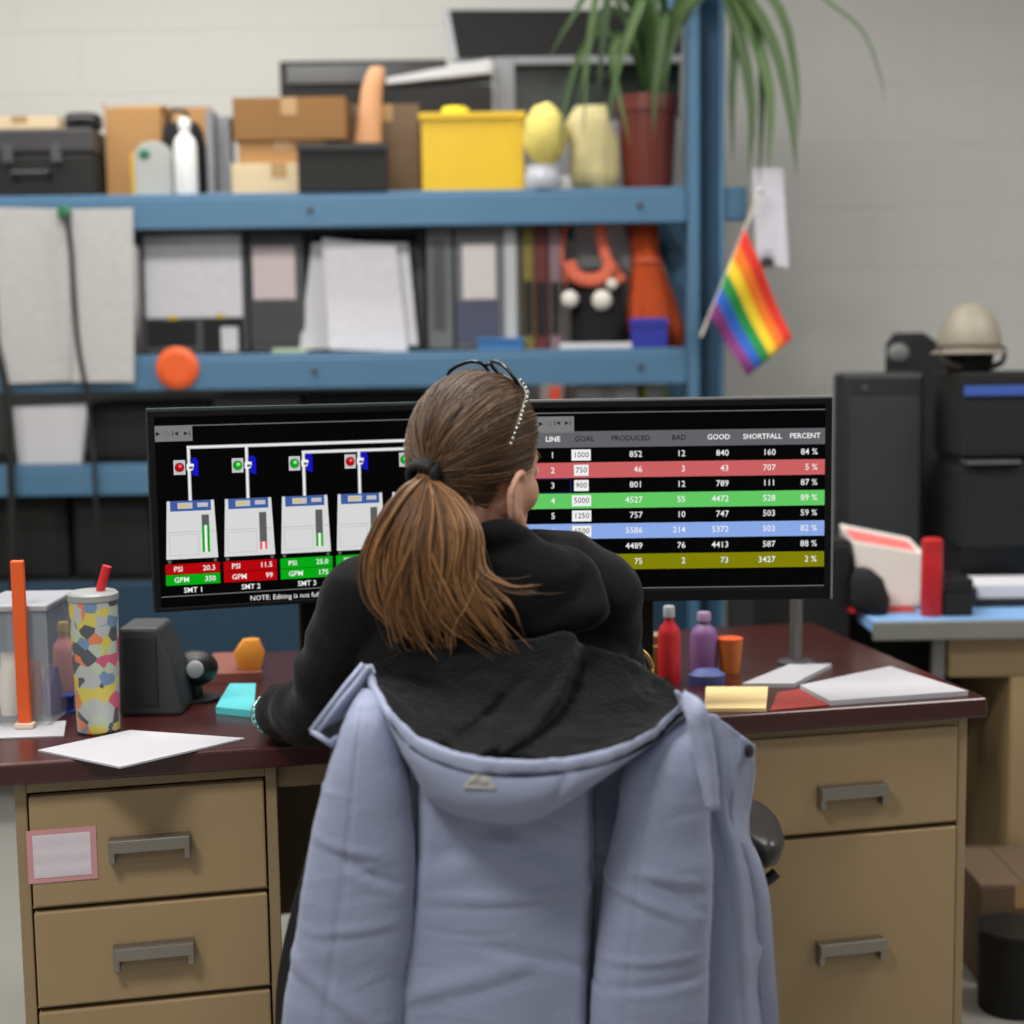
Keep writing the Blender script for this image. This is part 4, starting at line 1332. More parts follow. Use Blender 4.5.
colx = [191, 248.5, 304.5, 360.5, 417, 470]
cs = [sl.ab(px, 520)[0] for px in colx]
step = (cs[3] - cs[0]) / 3
cs = [cs[0] + step * k for k in range(6)]
bU, bV = sl.ab(248, 445.5)[1], sl.ab(360, 450.2)[1]
capT = sl.ab(191, 500.5)[1]
pipe(cs[0], bU, WL - bz - .01, bU)
pipe(cs[2], bV, WL - bz - .01, bV)
for k in range(6):
    if cs[k] > WL - .03:
        continue
    pipe(cs[k], capT, cs[k], bU if k < 2 or k > 3 else bV)
    vb = sl.ab(191, 467)[1]
    okc = (R2, G2, G2, R2, G2, G2)[k]
    c = (cs[k] - .0155, vb)
    sl.rc(c, .0185, .0235, CB, 3)
    sl.rc(c, .0165, .0215, CS, 4)
    sl.disc(c, .0078, K, 5)
    sl.disc(c, .0068, okc, 6)
    sl.disc((c[0] + .001, c[1] + .002), .003, PK if okc == R2 else LG, 7)
    c = (cs[k] + .004, vb)
    sl.rc(c, .012, .011, WH, 4, dx=-.002)
    sl.rc(c, .006, .004, GA, 5, dx=-.001, dy=-.001)
    sl.poly([(c[0], c[1] - .012), (c[0] + .0105, c[1] - .016), (c[0] + .0105, c[1] + .012), (c[0] + .004, c[1] + .016), (c[0] - .003, c[1] + .011), (c[0] + .004, c[1] + .004)], NV, 5)
# cabinets
CWd, CHt = .082, .096
dat = [(.72, 0, R2, '20.3', G2, '350', .20), (.2, 1, R2, '11.5', R2, '99', 0), (.36, 0, G2, '25.0', G2, '175', 0), (.5, 0, G2, '22.1', G2, '240', 0), (.6, 0, G2, '24.0', G2, '210', 0)]
for k, (fill, bad, mp_, vp, mg, vg, _) in enumerate(dat):
    c = cs[k]
    if c > WL - .05:
        continue
    t = capT
    sl.poly([(c - CWd / 2 - .001, t - CHt), (c + CWd / 2 + .001, t - CHt), (c + CWd / 2 - .003, t), (c - CWd / 2 + .003, t)], CB, 2)
    sl.rect(c - CWd / 2 + .008, t - .017, c + CWd / 2 - .008, t, HD, 3)
    sl.rect(c - CWd / 2 + .02, t - .013, c - CWd / 2 + .044, t - .003, CS, 4)
    sl.rect(c - CWd / 2 + .023, t - .010, c - CWd / 2 + .036, t - .006, YL, 5)
    sl.rect(c + CWd / 2 - .03, t - .011, c + CWd / 2 - .013, t - .004, CS, 4)
    sl.rect(c - CWd / 2 + .002, t - .052, c + CWd / 2 - .002, t - .0505, CS, 3)
    sl.rect(c - CWd / 2 + .005, t - CHt + .006, c + .012, t - .055, CS, 3)
    sl.rect(c - CWd / 2 + .006, t - CHt + .007, c + .011, t - .056, CB, 4)
    g0, g1 = t - CHt + .01, t - .024
    gx = c + .023
    sl.rect(gx - .006, g0, gx + .006, g1, GA, 5)
    gf = g0 + (g1 - g0) * fill
    sl.rect(gx - .0062, g0, gx + .0062, gf, PK if bad else G2, 6)
    sl.rect(gx - .002, g0, gx + .002, gf, WH, 7)
    for sx in (-1, 1):
        sl.disc((c + sx * (CWd / 2 - .004), t - CHt - .004), .0028, GA, 3)
    for j, (m, l1, l2) in enumerate(((mp_, 'PSI', vp), (mg, 'GPM', vg))):
        y1 = t - CHt - .008 - j * .018
        sl.rect(c - .044, y1 - .0172, c + .044, y1, m, 3)
        sl.rect(c - .044, y1 - .006, c + .044, y1 - .004, PK if m == R2 else LG, 4) if False else None
        sl.text(l1, c - .031, y1 - .0088, .0122, WH, l=5, align='LEFT', bold=.00012)
        sl.text(l2, c + .037, y1 - .0088, .0122, WH, l=5, align='RIGHT', bold=.00012)
    sl.text('SMT %d' % (k + 1), c, t - CHt - .0525, .0122, WH, bold=.00012)
nb = sl.ab(250, 598.5)
sl.text('NOTE: Editing is not fully accurate', nb[0], nb[1], .0118, WH, align='LEFT')
sl.g.build('screen', SCR, lm)

# ------------------------------------------------------------------ the corner of the room beyond the desk
D2 = thing('workbench', 'second bench with light blue top in the corner of the room', 'workbench', (1.45, 3.6, 0))
TZ = .74
G().box(.80, 2.15, 3.30, 3.86, TZ - .03, TZ).build('bench_top', m_deskblue, D2, bevel=.004)
G().box(.80, 2.15, 3.285, 3.2995, TZ - .045, TZ - .003).build('edge_band', mat('grey_green_edge', (120, 122, 116), .5), D2, bevel=.003)
G().box(.98, 2.12, 3.33, 3.36, TZ - .14, TZ - .0305).build('apron', m_tan, D2, bevel=.003)
xa = W(1009, 700, 3.33).x
G().box(xa, xa + .5, 3.32, 3.84, .02, TZ - .1405).build('side_cabinet', m_tan, D2, bevel=.004)
xp = W(937, 640, 3.32).x
G().box(xp - .014, xp + .014, 3.305, 3.3285, 0, TZ - .0455).build('leg', m_steel, D2, bevel=.002)
G().box(.81, .84, 3.8, 3.83, 0, TZ - .0305).build('leg', m_steel, D2, bevel=.002)
G().box(.82, xa - .002, 3.70, 3.72, .1, TZ - .0305).build('back_panel', m_black2, D2)  # black sheet put in for the shade under the bench
TZ += .0005
# tower
x0, x1, zt = span(842, 922, 373, 3.74, 450)
r = thing('computer_tower', 'tall black computer tower on the blue bench next to the table display', 'computer', ((x0 + x1) / 2, 3.8, TZ))
G().box(x0, x1, 3.72, 3.85, TZ, zt).build('body', mat('charcoal_tower', (34, 35, 36), .5), r, bevel=.01)
G().box(x0 + .012, x1 - .012, 3.714, 3.7195, TZ + .05, zt - .06).build('front_panel', mat('tower_front', (44, 45, 46), .6), r, bevel=.002)
g = G(Matrix.Translation(V((x0 + .05, 3.7195, zt - .035))) @ Matrix.Rotation(math.radians(90), 4, 'X'))
g.lathe([(.008, 0), (.008, .004)], 0, 0, 16).build('power_button', m_dgrey, r)
# high backed chair
cc = W(925, 500, 4.15)
ch2 = thing('office_chair', 'tall black office chair with headrest behind the blue bench', 'chair', (cc.x, 4.3, 0))
sec = []
for (pa, pb, py, yy) in ((898, 962, 612, 4.14), (894, 972, 560, 4.1), (893, 975, 500, 4.08), (890, 985, 450, 4.1), (888, 978, 405, 4.13), (885, 958, 370, 4.16), (886, 938, 344, 4.18), (894, 924, 333, 4.19)):
    a, b = W(pa, py, yy), W(pb, py, yy)
    sec.append((V(((a.x + b.x) / 2, yy, a.z)), (b.x - a.x) / 2, .04))
G().loft(sec, 32).build('backrest', m_blackfab, ch2, smooth=180)
a = W(899, 353, 4.13)
G().ell((a.x, 4.135, a.z), (.03, .012, .026)).build('headrest_badge', mat('dull_grey_badge', (110, 114, 112), .5), ch2, smooth=180)
G().loft([((cc.x, 4.34, .42), .2, .2), ((cc.x, 4.34, .44), .25, .24), ((cc.x, 4.34, .49), .25, .24), ((cc.x, 4.34, .51), .2, .2)], 32).build('seat', m_blackfab, ch2, smooth=60)
G().tube([(cc.x, 4.36, .43), (cc.x, 4.2, .41), (cc.x, 4.16, .5), (cc.x, 4.15, .68)], .025, 8).build('back_bracket', m_black, ch2, smooth=60)
G().cyl((cc.x, 4.34, .1), (cc.x, 4.34, .415), .03, n=16).build('column', m_steel, ch2)
for k in range(5):
    t = math.radians(72 * k + 10)
    ex, ey = cc.x + .27 * math.cos(t), 4.34 + .27 * math.sin(t)
    lg = G().tube([(cc.x + .035 * math.cos(t), 4.34 + .035 * math.sin(t), .11), (ex, ey, .075)], [.028, .018], 8).build('leg', m_black, ch2)
    G().cyl((ex - .012 * math.sin(t), ey + .012 * math.cos(t), .028), (ex + .012 * math.sin(t), ey - .012 * math.cos(t), .028), .028, n=16).build('caster', m_rubber, lg)
# black machine with blue stripe
x0, x1, zt = span(962, 1075, 372, 3.6, 450)
r = thing('printer', 'large black printer with blue stripe on the blue bench', 'printer', ((x0 + x1) / 2, 3.7, TZ))
zs = W(1000, 392, 3.6).z
zp = W(990, 462, 3.6).z
zbm = W(1000, 548, 3.6).z
g = G().box(x0, x1, 3.6, 3.845, zbm, zp - .012).box(x0 + .01, x1 - .01, 3.64, 3.845, zp - .0118, zp + .012).box(x0, x1, 3.6, 3.845, zp + .0122, zt)
g.build('body', m_black2, r, bevel=.006)
G().box(x0 + .02, x1 - .02, 3.66, 3.84, TZ, zbm - .0005).build('foot_frame', m_black, r)
G().box(x0 + .002, x1, 3.594, 3.5995, zs - .008, zs + .016).build('stripe', mat('blue_stripe', (62, 92, 170), .4), r)
G().box(x0 + .01, x0 + .14, 3.585, 3.639, zp - .004, zp + .004).build('paper_slot', m_steel, r)
ZT = zt
# cream helmet with dark straps
c = W(972, 340, 3.7)
r = thing('hard_hat', 'cream coloured helmet with dark side straps on top of the printer', 'helmet', (c.x, 3.72, ZT))
zc = W(972, 304, 3.7).z
cx = c.x
hh = zc - ZT
P = []
for i in range(13):
    ph = math.pi / 2 * i / 12
    P.append([V((cx + .072 * math.cos(ph) * math.cos(2 * math.pi * j / 28), 3.72 + .088 * math.cos(ph) * math.sin(2 * math.pi * j / 28), ZT + hh * .36 + hh * .64 * math.sin(ph))) for j in range(28)])
G().grid(P, wrap=True).build('shell', mat('cream_shell', (150, 142, 126), .5), r, smooth=180, solid=.004)
P = []
for rr, zz in ((.072, .36), (.08, .33), (.092, .28), (.094, .27), (.078, .31)):
    P.append([V((cx + rr * math.cos(2 * math.pi * j / 28), 3.72 + (rr + .016) * math.sin(2 * math.pi * j / 28), ZT + hh * zz)) for j in range(28)])
G().grid(P, wrap=True).build('brim', mat('taupe_brim', (126, 116, 104), .6), r, smooth=180)
for sx in (-1, 1):
    G().tube(cr([(cx + sx * .079, 3.7, ZT + hh * .34), (cx + sx * .07, 3.68, ZT + hh * .15), (cx + sx * .03, 3.67, ZT + .008)], 10), .011, 8, sx=.5).build('strap', mat('dark_strap', (60, 54, 48), .8), r, smooth=180)
G().lathe([(.05, ZT), (.055, ZT + .01), (.06, ZT + hh * .3)], cx, 3.72, 24).build('inner_band', m_black2, r, smooth=60)
# boxes, bottle and trays on the bench
r = thing('parcel', 'white and pink parcel lying on the bench before the tower', 'parcel', (.9, 3.5, TZ))
q = [W(860, 586, 3.46), W(925, 588, 3.46)]
x0, x1 = q[0].x, q[1].x
zt0, zt1 = W(850, 530, 3.46).z, W(925, 545, 3.46).z
zl = TZ + .0035
G().hexa([(x0, 3.44, zl), (x1, 3.44, zl), (x1, 3.6, zl), (x0, 3.6, zl), (x0 - .02, 3.46, zt0 - .025), (x1, 3.46, zt1 - .02), (x1, 3.6, zt1), (x0 - .02, 3.6, zt0)]).build('body', mat('parcel_white', (222, 214, 206), .7), r, bevel=.004)
G().hexa([(x0 - .016, 3.465, zt0 - .0245), (x1 - .02, 3.465, zt1 - .0195), (x1 - .02, 3.54, zt1 - .006), (x0 - .016, 3.54, zt0 - .010), (x0 - .016, 3.465, zt0 - .02), (x1 - .02, 3.465, zt1 - .015), (x1 - .02, 3.54, zt1 - .0015), (x0 - .016, 3.54, zt0 - .0055)]).build('label', mat('salmon_label', (232, 120, 116), .6), r)
tag(G().box(W(852, 592, 3.38).x, W(918, 592, 3.38).x, 3.39, 3.62, TZ, TZ + .003).build('flat_folder', m_red), 'red flat folder under the white and pink parcel', 'folder')
c = W(931, 615, 3.345)
zt = W(931, 538, 3.345).z
r = thing('flask', 'bright red cylindrical flask at the front of the blue bench', 'flask', (c.x, 3.345, TZ))
G().lathe([(.021, TZ), (.024, TZ + .004), (.024, zt - .035)], c.x, 3.345).build('body', m_red, r, smooth=40)
G().lathe([(.0235, zt - .0345), (.0235, zt - .004), (.018, zt)], c.x, 3.345).build('cap', mat('deep_red_cap', (190, 38, 40), .4), r, smooth=40)
x0, x1 = W(832, 575, 3.4).x, W(880, 575, 3.4).x
g = G().loft([((.82, 3.5, TZ + .0035), .035, .05), ((.82, 3.5, TZ + .03), .042, .055), ((.81, 3.5, TZ + .08), .035, .05), ((.805, 3.5, TZ + .1), .02, .03)], 28)
g.v = [p - V((.0, .105, 0)) for p in g.v]
tag(g.build('cable_pouch', m_blackfab, smooth=180, disp=lambda p: wob(p, 20, .006)), 'soft black pouch on the bench between monitor and parcel', 'pouch')
x0, x1, zt = span(941, 969, 577, 3.36, 600)
r = thing('small_case', 'small black case between red flask and white document tray', 'case', ((x0 + x1) / 2, 3.4, TZ))
G().box(x0, x1, 3.33, 3.45, TZ, TZ + (zt - TZ) * .6).build('body', m_black2, r, bevel=.003)
G().box(x0, x1, 3.33, 3.45, TZ + (zt - TZ) * .62, zt).build('lid', m_black, r, bevel=.003)
x0, x1 = W(972, 580, 3.46).x, W(1060, 580, 3.46).x
r = thing('document_tray', 'black document tray holding white papers on the blue bench', 'tray', ((x0 + x1) / 2, 3.52, TZ))
za = W(1000, 588, 3.44).z
g = G().box(x0, x1, 3.44, 3.59, TZ, TZ + .006).box(x0, x0 + .005, 3.44, 3.59, TZ + .0062, TZ + .045).box(x1 - .005, x1, 3.44, 3.59, TZ + .0062, TZ + .045).box(x0 + .0052, x1 - .0052, 3.585, 3.59, TZ + .0062, TZ + .045).box(x0 + .0052, x1 - .0052, 3.44, 3.445, TZ + .0062, TZ + .02)
g.build('body', m_black, r)
tag(G().box(x0 + .008, x1 - .012, 3.447, 3.583, TZ + .0064, TZ + .052).build('paper_stack', m_paper, bevel=.003), 'white paper stack in the black document tray on the bench', 'paper')
# low in the corner
x0, x1, zt = span(983, 1060, 886, 3.2)
carton('floor_carton', 'dark brown carton on the floor under the blue bench', 981, 1070, 885, .0, 3.05, .25, m_carddk)
x0, x1, zt = span(992, 1060, 945, 2.86)
r = thing('waste_bin', 'black waste bin on the floor in front of brown carton', 'bin', ((x0 + x1) / 2, 2.95, 0))
xm = (x0 + x1) / 2
G().lathe([(.06, .0), (.066, .002), ((x1 - x0) / 2, zt), ((x1 - x0) / 2 - .004, zt), (.06, .006)], xm, 2.94, 32).build('body', m_black2, r, smooth=40)
G().lathe([((x1 - x0) / 2 + .003, zt + .0003), ((x1 - x0) / 2 + .004, zt + .008), ((x1 - x0) / 2 - .004, zt + .008)], xm, 2.94, 32).build('rim', m_black, r, smooth=40)
# ------------------------------------------------------------------ her chair
from mathutils.bvhtree import BVHTree
CX = -.01
oc = thing('office_chair', 'black office chair under the pale blue winter coat', 'chair', (CX, 2.14, 0))
P = []
for i in range(17):
    v = i / 16
    z = .56 + .385 * v
    row = []
    hw_ = .2 * (1 - .12 * v ** 3)
    for j in range(17):
        u = -1 + 2 * j / 16
        hh = 1 - (1 if v > .75 else 0) * ((v - .75) / .25) ** 2 * .10 * abs(u) ** 3
        row.append(V((.022 + hw_ * u, 1.958 + .012 * abs(u) ** 2.2 + .015 * (1 - v), .56 + .30 * v * hh)))
    P.append(row)
G().grid(P).build('backrest', m_blackfab, oc, smooth=180, solid=.024, sub=1, offset=0)
G().loft([((CX, 2.15, .415), .2, .2), ((CX, 2.15, .425), .245, .235), ((CX, 2.15, .465), .25, .24), ((CX, 2.15, .478), .2, .19)], 36).build('seat', m_blackfab, oc, smooth=50)
G().tube([(CX, 2.0, .41), (CX, 1.94, .412), (CX, 1.925, .46), (CX, 1.922, .6)], .026, 10, sx=1.4).build('back_bracket', m_black, oc, smooth=60)
G().cyl((CX, 2.15, .09), (CX, 2.15, .414), .03, n=18).build('column', m_steel, oc)
for k in range(5):
    t = math.radians(72 * k + 18)
    ex, ey = CX + .29 * math.cos(t), 2.15 + .29 * math.sin(t)
    lg = G().tube([(CX + .03 * math.cos(t), 2.15 + .03 * math.sin(t), .11), (ex, ey, .075)], [.03, .018], 10).build('leg', m_black, oc, smooth=60)
    G().cyl((ex - .012 * math.sin(t), ey + .012 * math.cos(t), .028), (ex + .012 * math.sin(t), ey - .012 * math.cos(t), .028), .028, n=18).build('caster', m_rubber, lg)
m_pad = mat('worn_black_armrest', (44, 42, 42), .38, var=.2, vscale=30)
c = W(766, 852, 1.97)
for sx, ax in ((1, c.x), (-1, -.252)):
    zt = c.z + .022
    ay = 2.05 if sx > 0 else 2.09
    arm = G().loft([((ax, ay, zt - .052), .017, .06), ((ax, ay, zt - .036), .029, .098), ((ax, ay, zt - .015), .034, .112), ((ax, ay, zt - .003), .03, .104), ((ax, ay, zt), .02, .09)], 36)
    arm.build('armrest', m_pad, oc, smooth=180)
    G().tube(cr([(ax - sx * .005, 2.08, zt - .05), (ax - sx * .008, 2.09, .6), (ax - sx * .02, 2.1, .46), (ax - sx * .09, 2.12, .408), (CX + sx * .05, 2.14, .405)], 20), .016, 10, sx=1.5).build('arm_support', m_black, oc, smooth=180)
    G().cyl((ax + sx * .004, 2.0, zt - .075), (ax + sx * .02, 2.0, zt - .062), .008, n=12).build('arm_lever', m_black, oc)

# ------------------------------------------------------------------ the winter coat
m_coat = mat('periwinkle_shell', (140, 147, 173), .62, var=.02, vscale=5, bump=.25, bscale=120, sheen=.15, spec=.35)
m_rim = mat('periwinkle_rim', (150, 157, 182), .62, var=.03, vscale=12, bump=.35, bscale=140, sheen=.15, spec=.35)
m_fur = mat('black_plush', (18, 19, 20), .95, var=.5, vscale=45, bump=1.0, bscale=170, sheen=.1, spec=.1)
m_lin = mat('black_lining', (14, 14, 16), .6)
m_snap = mat('black_snap', (20, 20, 22), .35)
coat = thing('winter_coat', 'pale periwinkle blue winter coat with black plush hood hanging on the chair back', 'coat', (.02, 1.86, .2))


def tab(rows, n):
    return cr(rows, n)


def sstep(a, b, x):
    t = max(0, min(1, (x - a) / (b - a)))
    return t * t * (3 - 2 * t)


def crease(p, amp=.003, seed=0.0):
    """sharp small folds that run mostly across"""
    n1 = noise.noise(V((p.x * 5 + seed, p.y * 3, p.z * 13)))
    n2 = noise.noise(V((p.x * 11 + 7 + seed, p.y * 4, p.z * 21 - seed)))
    n3 = noise.noise(V((p.x * 9 - p.z * 7 + seed, 4.2, p.z * 5 + p.x * 6)))
    return amp * (.9 * (1 - abs(n1) * 2.4) + .35 * (1 - abs(n2) * 2) + .6 * (1 - abs(n3) * 2.4)) + noise.noise(p * 4 + V((seed, 0, 0))) * amp * 1.6


crnd = random.Random(21)
FOLDS = []
for k in range(46):
    px, py = crnd.uniform(290, 770), crnd.uniform(770, 1130)
    c = W(px, py, 1.8)
    an = crnd.gauss(.0, .22) + (.35 if crnd.random() < .35 else 0) * crnd.choice((-1, 1))
    ln = crnd.uniform(.025, .075)
    FOLDS.append((c.x, c.z, math.cos(an), math.sin(an), ln, crnd.uniform(.0026, .005), crnd.uniform(.0006, .0015) * crnd.choice((-1, 1)), crnd.uniform(-4, 4)))
# a few long ones that the weight of the cloth pulls
for (px, py, an, ln, w_, a_) in ((500, 905, .04, .10, .009, .003), (530, 965, -.25, .09, .012, -.003), (470, 990, .3, .10, .014, .0035), (560, 900, .05, .05, .006, .004), (350, 850, -.25, .05, .007, .004), (370, 875, -.5, .05, .008, -.004),
                           (350, 930, .1, .07, .007, .003), (335, 1000, -.7, .09, .012, .004), (640, 900, -.45, .07, .008, .004), (670, 880, -.25, .06, .007, .0035), (650, 960, .05, .07, .006, .003), (655, 985, .1, .08, .007, -.003), (480, 850, .5, .09, .02, -.004), (540, 860, -.5, .1, .02, -.004)):
    c = W(px, py, 1.8)
    FOLDS.append((c.x, c.z, math.cos(an), math.sin(an), ln, w_, a_, 0))


def folds(p):
    a = 0.0
    for (x, z, cx_, sx_, ln, w_, am, bend) in FOLDS:
        dx, dz = p.x - x, p.z - z
        s_ = dx * cx_ + dz * sx_
        if abs(s_) > ln:
            continue
        d = -dx * sx_ + dz * cx_ - bend * s_ * s_
        if abs(d) > 3.2 * w_:
            continue
        q = d / w_
        f = (1 - (s_ / ln) ** 2)
        a += am * f * (q * 1.6 + .6) * math.exp(-q * q)
    return a


# back panel with a raised middle
rows, NX, NY = [], 170, 150
for i in range(NY):
    v = i / (NY - 1)
    py = 742 + (1225 - 742) * v
    row = []
    xl, xr = 338 - 18 * v, 742 - 4 * v
    el = 428 - 26 * sstep(780, 1030, py) - 4 * sstep(1030, 1200, py)
    er = 584 + 3 * math.sin(py / 60)
    for j in range(NX):
        px = xl + (xr - xl) * j / (NX - 1)
        mid = sstep(el - 14, el + 6, px) * (1 - sstep(er - 3, er + 4, px))
        Y = 1.918 - .086 * mid - .012 * sstep(600, 640, px) * 0
        Y -= .016 * math.exp(-((px - 505 + 12 * v) / 60) ** 2) * mid
        Y += .012 * sstep(690, 740, px) + .03 * (1 - sstep(330, 380, px))
        Y += (1 - sstep(690, 760, py)) * .012
        row.append(W(px, py, Y))
    rows.append(row)
G().grid(rows).build('back_panel', m_coat, coat, smooth=180, solid=.006, offset=1, disp=lambda p: crease(p, .0020, 1.0) + folds(p))


def sleeve(tbl, Yc, hd, seed, seam):
    R = tab(tbl, 130)
    g = G()
    rows = []
    n = 84
    for k, (py, xl, xr, dy) in enumerate(R):
        a, b = W(xl, py, Yc + dy), W(xr, py, Yc + dy)
        c = (a + b) / 2
        hw_ = (b.x - a.x) / 2
        tp = sstep(0, .1, k / 129)
        row = []
        for j in range(n):
            t = 2 * math.pi * j / n
            cx_ = math.copysign(abs(math.cos(t)) ** .9, math.cos(t))
            sy = math.copysign(abs(math.sin(t)) ** .8, math.sin(t))
            gro = 1.0
            d = (cx_ - seam) if math.sin(t) > 0 else 9
            gro = 1 - .06 * math.exp(-(d / .03) ** 2)
            row.append(V((c.x + hw_ * cx_, c.y - hd * (.55 + .45 * tp) * sy * gro * (1 - .10 * cx_), c.z)))
        rows.append(row)
    g.grid(rows, wrap=True, flip=True)
    top = [p for p in rows[0]]
    bot = [p for p in rows[-1]]
    g.add(top + [sum(top, V()) / n], [(j, (j + 1) % n, n) for j in range(n)])
    # cuff turned in
    inn = [sum(bot, V()) / n * .12 + p * .88 for p in bot]
    up_ = [p + V((0, 0, .06)) for p in inn]
    g.grid([bot, inn, up_], wrap=True, flip=True)
    return g.build('sleeve', m_coat, coat, smooth=180, weld=True, disp=lambda p: crease(p, .0020, seed) + folds(p))


sleeve([(684, 362, 384, .06), (700, 354, 386, .04), (720, 346, 391, .02), (760, 333, 402, .005), (800, 322, 410, 0), (850, 311, 415, 0), (900, 302, 413, 0), (950, 294, 408, 0), (1000, 286, 403, 0), (1060, 279, 397, 0), (1130, 276, 390, 0)], 1.835, .046, 3.0, -.27)
sleeve([(714, 676, 697, .06), (722, 666, 700, .045), (736, 650, 703, .02), (762, 630, 706, .005), (800, 621, 708, 0), (850, 612, 709, 0), (900, 605, 709, 0), (950, 598, 707, 0), (1000, 593, 706, 0), (1060, 590, 704, 0), (1130, 592, 700, 0)], 1.835, .046, 8.0, -.45)

# front panels falling beside the sleeves
Lt = tab([(672, 690), (690, 740), (700, 800), (703, 850), (702, 900), (702, 960), (702, 1060), (704, 1210)], 60)
Rt = tab([(752, 743), (750, 772), (744, 830), (757, 863), (766, 895), (770, 930), (774, 975), (779, 1045), (784, 1210)], 60)
rows = []
for i, (l, r_) in enumerate(zip(Lt, Rt)):
    row = []
    for j in range(28):
        u = j / 27
        px, py = l[0] * (1 - u) + r_[0] * u, l[1] * (1 - u) + r_[1] * u
        Y = 1.872 + .05 * u + .012 * math.sin(u * 7 + i * .04) * sstep(0, 12, i)
        fold = .012 * math.exp(-((u - .42 - .003 * i) / .05) ** 2)
        row.append(W(px, py, Y - fold * .5))
    rows.append(row)
fp = G().grid(rows).build('front_panel', m_coat, coat, smooth=180, solid=.007, offset=1, disp=lambda p: crease(p, .002, 5.0))
# placket of the front panel with its row of stitches
g = G()
rows = []
for i in range(60):
    l, r_ = Lt[i], Rt[i]
    w0 = 1 - 17 / max(20, (r_[0] - l[0]))
    row = []
    for k, u in enumerate((w0, w0 + (1 - w0) * .5, 1.01)):
        px, py = l[0] * (1 - u) + r_[0] * u, l[1] * (1 - u) + r_[1] * u
        row.append(W(px, py, 1.872 + .05 * u + .012 * math.sin(u * 7 + i * .04) * sstep(0, 12, i) - .006))
    rows.append(row)
G().grid(rows).build('placket', m_coat, coat, smooth=180, solid=.004, offset=1, disp=lambda p: crease(p, .0012, 9.0))
for (px, py, Y) in ((748, 751, 1.905), (742, 880, 1.9)):
    c = W(px, py, Y)
    g = G(Matrix.Translation(c) @ Matrix.Rotation(math.radians(75), 4, 'X') @ Matrix.Rotation(math.radians(50), 4, 'Y'))
    if py < 800:
        g.lathe([(.0085, 0), (.0085, .004), (.005, .006)], 0, 0, 20).build('snap', m_snap, coat, smooth=40)
rows = []
for i in range(30):
    t = i / 29
    py = 722 + (1210 - 722) * t
    xo = 334 - (334 - 277) * sstep(0, 1.0, (py - 722) / 290) if py < 1012 else 277
    row = [W(xo - 2 + k * 12, py, 1.905 + .004 * k) for k in range(5)]
    rows.append(row)
G().grid(rows).build('lining', m_lin, coat, smooth=180, solid=.005, offset=1, disp=lambda p: wob(p, 9, .004))

# hood
Fp = cr([(368, 667, 1.905), (377, 688, 1.87), (392, 712, 1.825), (418, 738, 1.775), (460, 755, 1.745), (510, 761, 1.735), (560, 758, 1.738), (610, 748, 1.755), (650, 730, 1.785), (676, 708, 1.83), (690, 698, 1.865)], 90)
Bp = cr([(374, 664, 1.915), (398, 654, 1.928), (440, 645, 1.953), (495, 641, 1.963), (535, 638, 1.963), (556, 633, 1.963), (572, 634, 1.960), (584, 644, 1.956), (622, 655, 1.943), (655, 673, 1.945), (676, 689, 1.91), (690, 698, 1.872)], 90)
Lp = cr([(372, 672, 1.905), (384, 702, 1.88), (402, 742, 1.855), (424, 785, 1.82), (440, 802, 1.80), (472, 814, 1.782), (510, 818, 1.775), (540, 813, 1.778), (566, 795, 1.79), (605, 768, 1.815), (652, 740, 1.84), (690, 700, 1.868)], 90)
NV_ = 36
rows = []
for j in range(NV_):
    v = j / (NV_ - 1)
    row = []
    for i in range(90):
        u = i / 89
        b, f = W(*Bp[i]), W(*Fp[i])
        p = b * (1 - v) + f * v
        s_ = math.sin(math.pi * v)
        e_ = math.sin(math.pi * u) ** .6
        p.z -= .022 * s_ * e_
        p.y += .0 * s_ * e_
        # folds of the plush: one ridge and two valleys
        uc = .60 - .16 * v
        p.y -= .030 * math.exp(-((u - uc) / .035) ** 2) * min(1, v * 5) * (1 - v) ** .35
        p.y += .030 * math.exp(-((u - uc - .075) / .045) ** 2) * min(1, v * 5)
        p.y += .026 * math.exp(-((u - .40 + .03 * v) / .025) ** 2) * sstep(.15, .6, v)
        p.y += .018 * math.exp(-((u - .22) / .06) ** 2) * s_
        row.append(p)
    rows.append(row)
hood = thing('x', None, None, (0, 0, 0))
bpy.data.objects.remove(hood)
# outer shell of the hood
orow = []
for j in range(30):
    v = j / 29
    row = []
    for i in range(90):
        f = W(*Fp[i]) + V((0, 0, -.018 * math.sin(math.pi * i / 89) ** .5))
        l = W(*Lp[i])
        p = f * (1 - v) + l * v
        e_ = math.sin(math.pi * i / 89) ** .7
        p.y -= .030 * math.sin(math.pi * min(1, v * .8 + .08)) ** .8 * e_
        u = i / 89
        for us in (.27, .615):
            p.y += .004 * math.exp(-((u - us) / .008) ** 2)
        row.append(p)
    orow.append(row)
for k in (1, 2, 3):
    orow.append([W(*Lp[i]) + V((0, .014 * k, (.003 * k * k - .004) * math.sin(math.pi * i / 89))) for i in range(90)])
hd_ = G().grid(orow)
hood = hd_.build('hood', m_coat, coat, smooth=180, disp=lambda p: crease(p, .0022, 12.0))
G().grid(rows).build('hood_lining', m_fur, hood, smooth=180, solid=.012, offset=-1, disp=lambda p: wob(p, 26, .004) + wob(p, 70, .002))
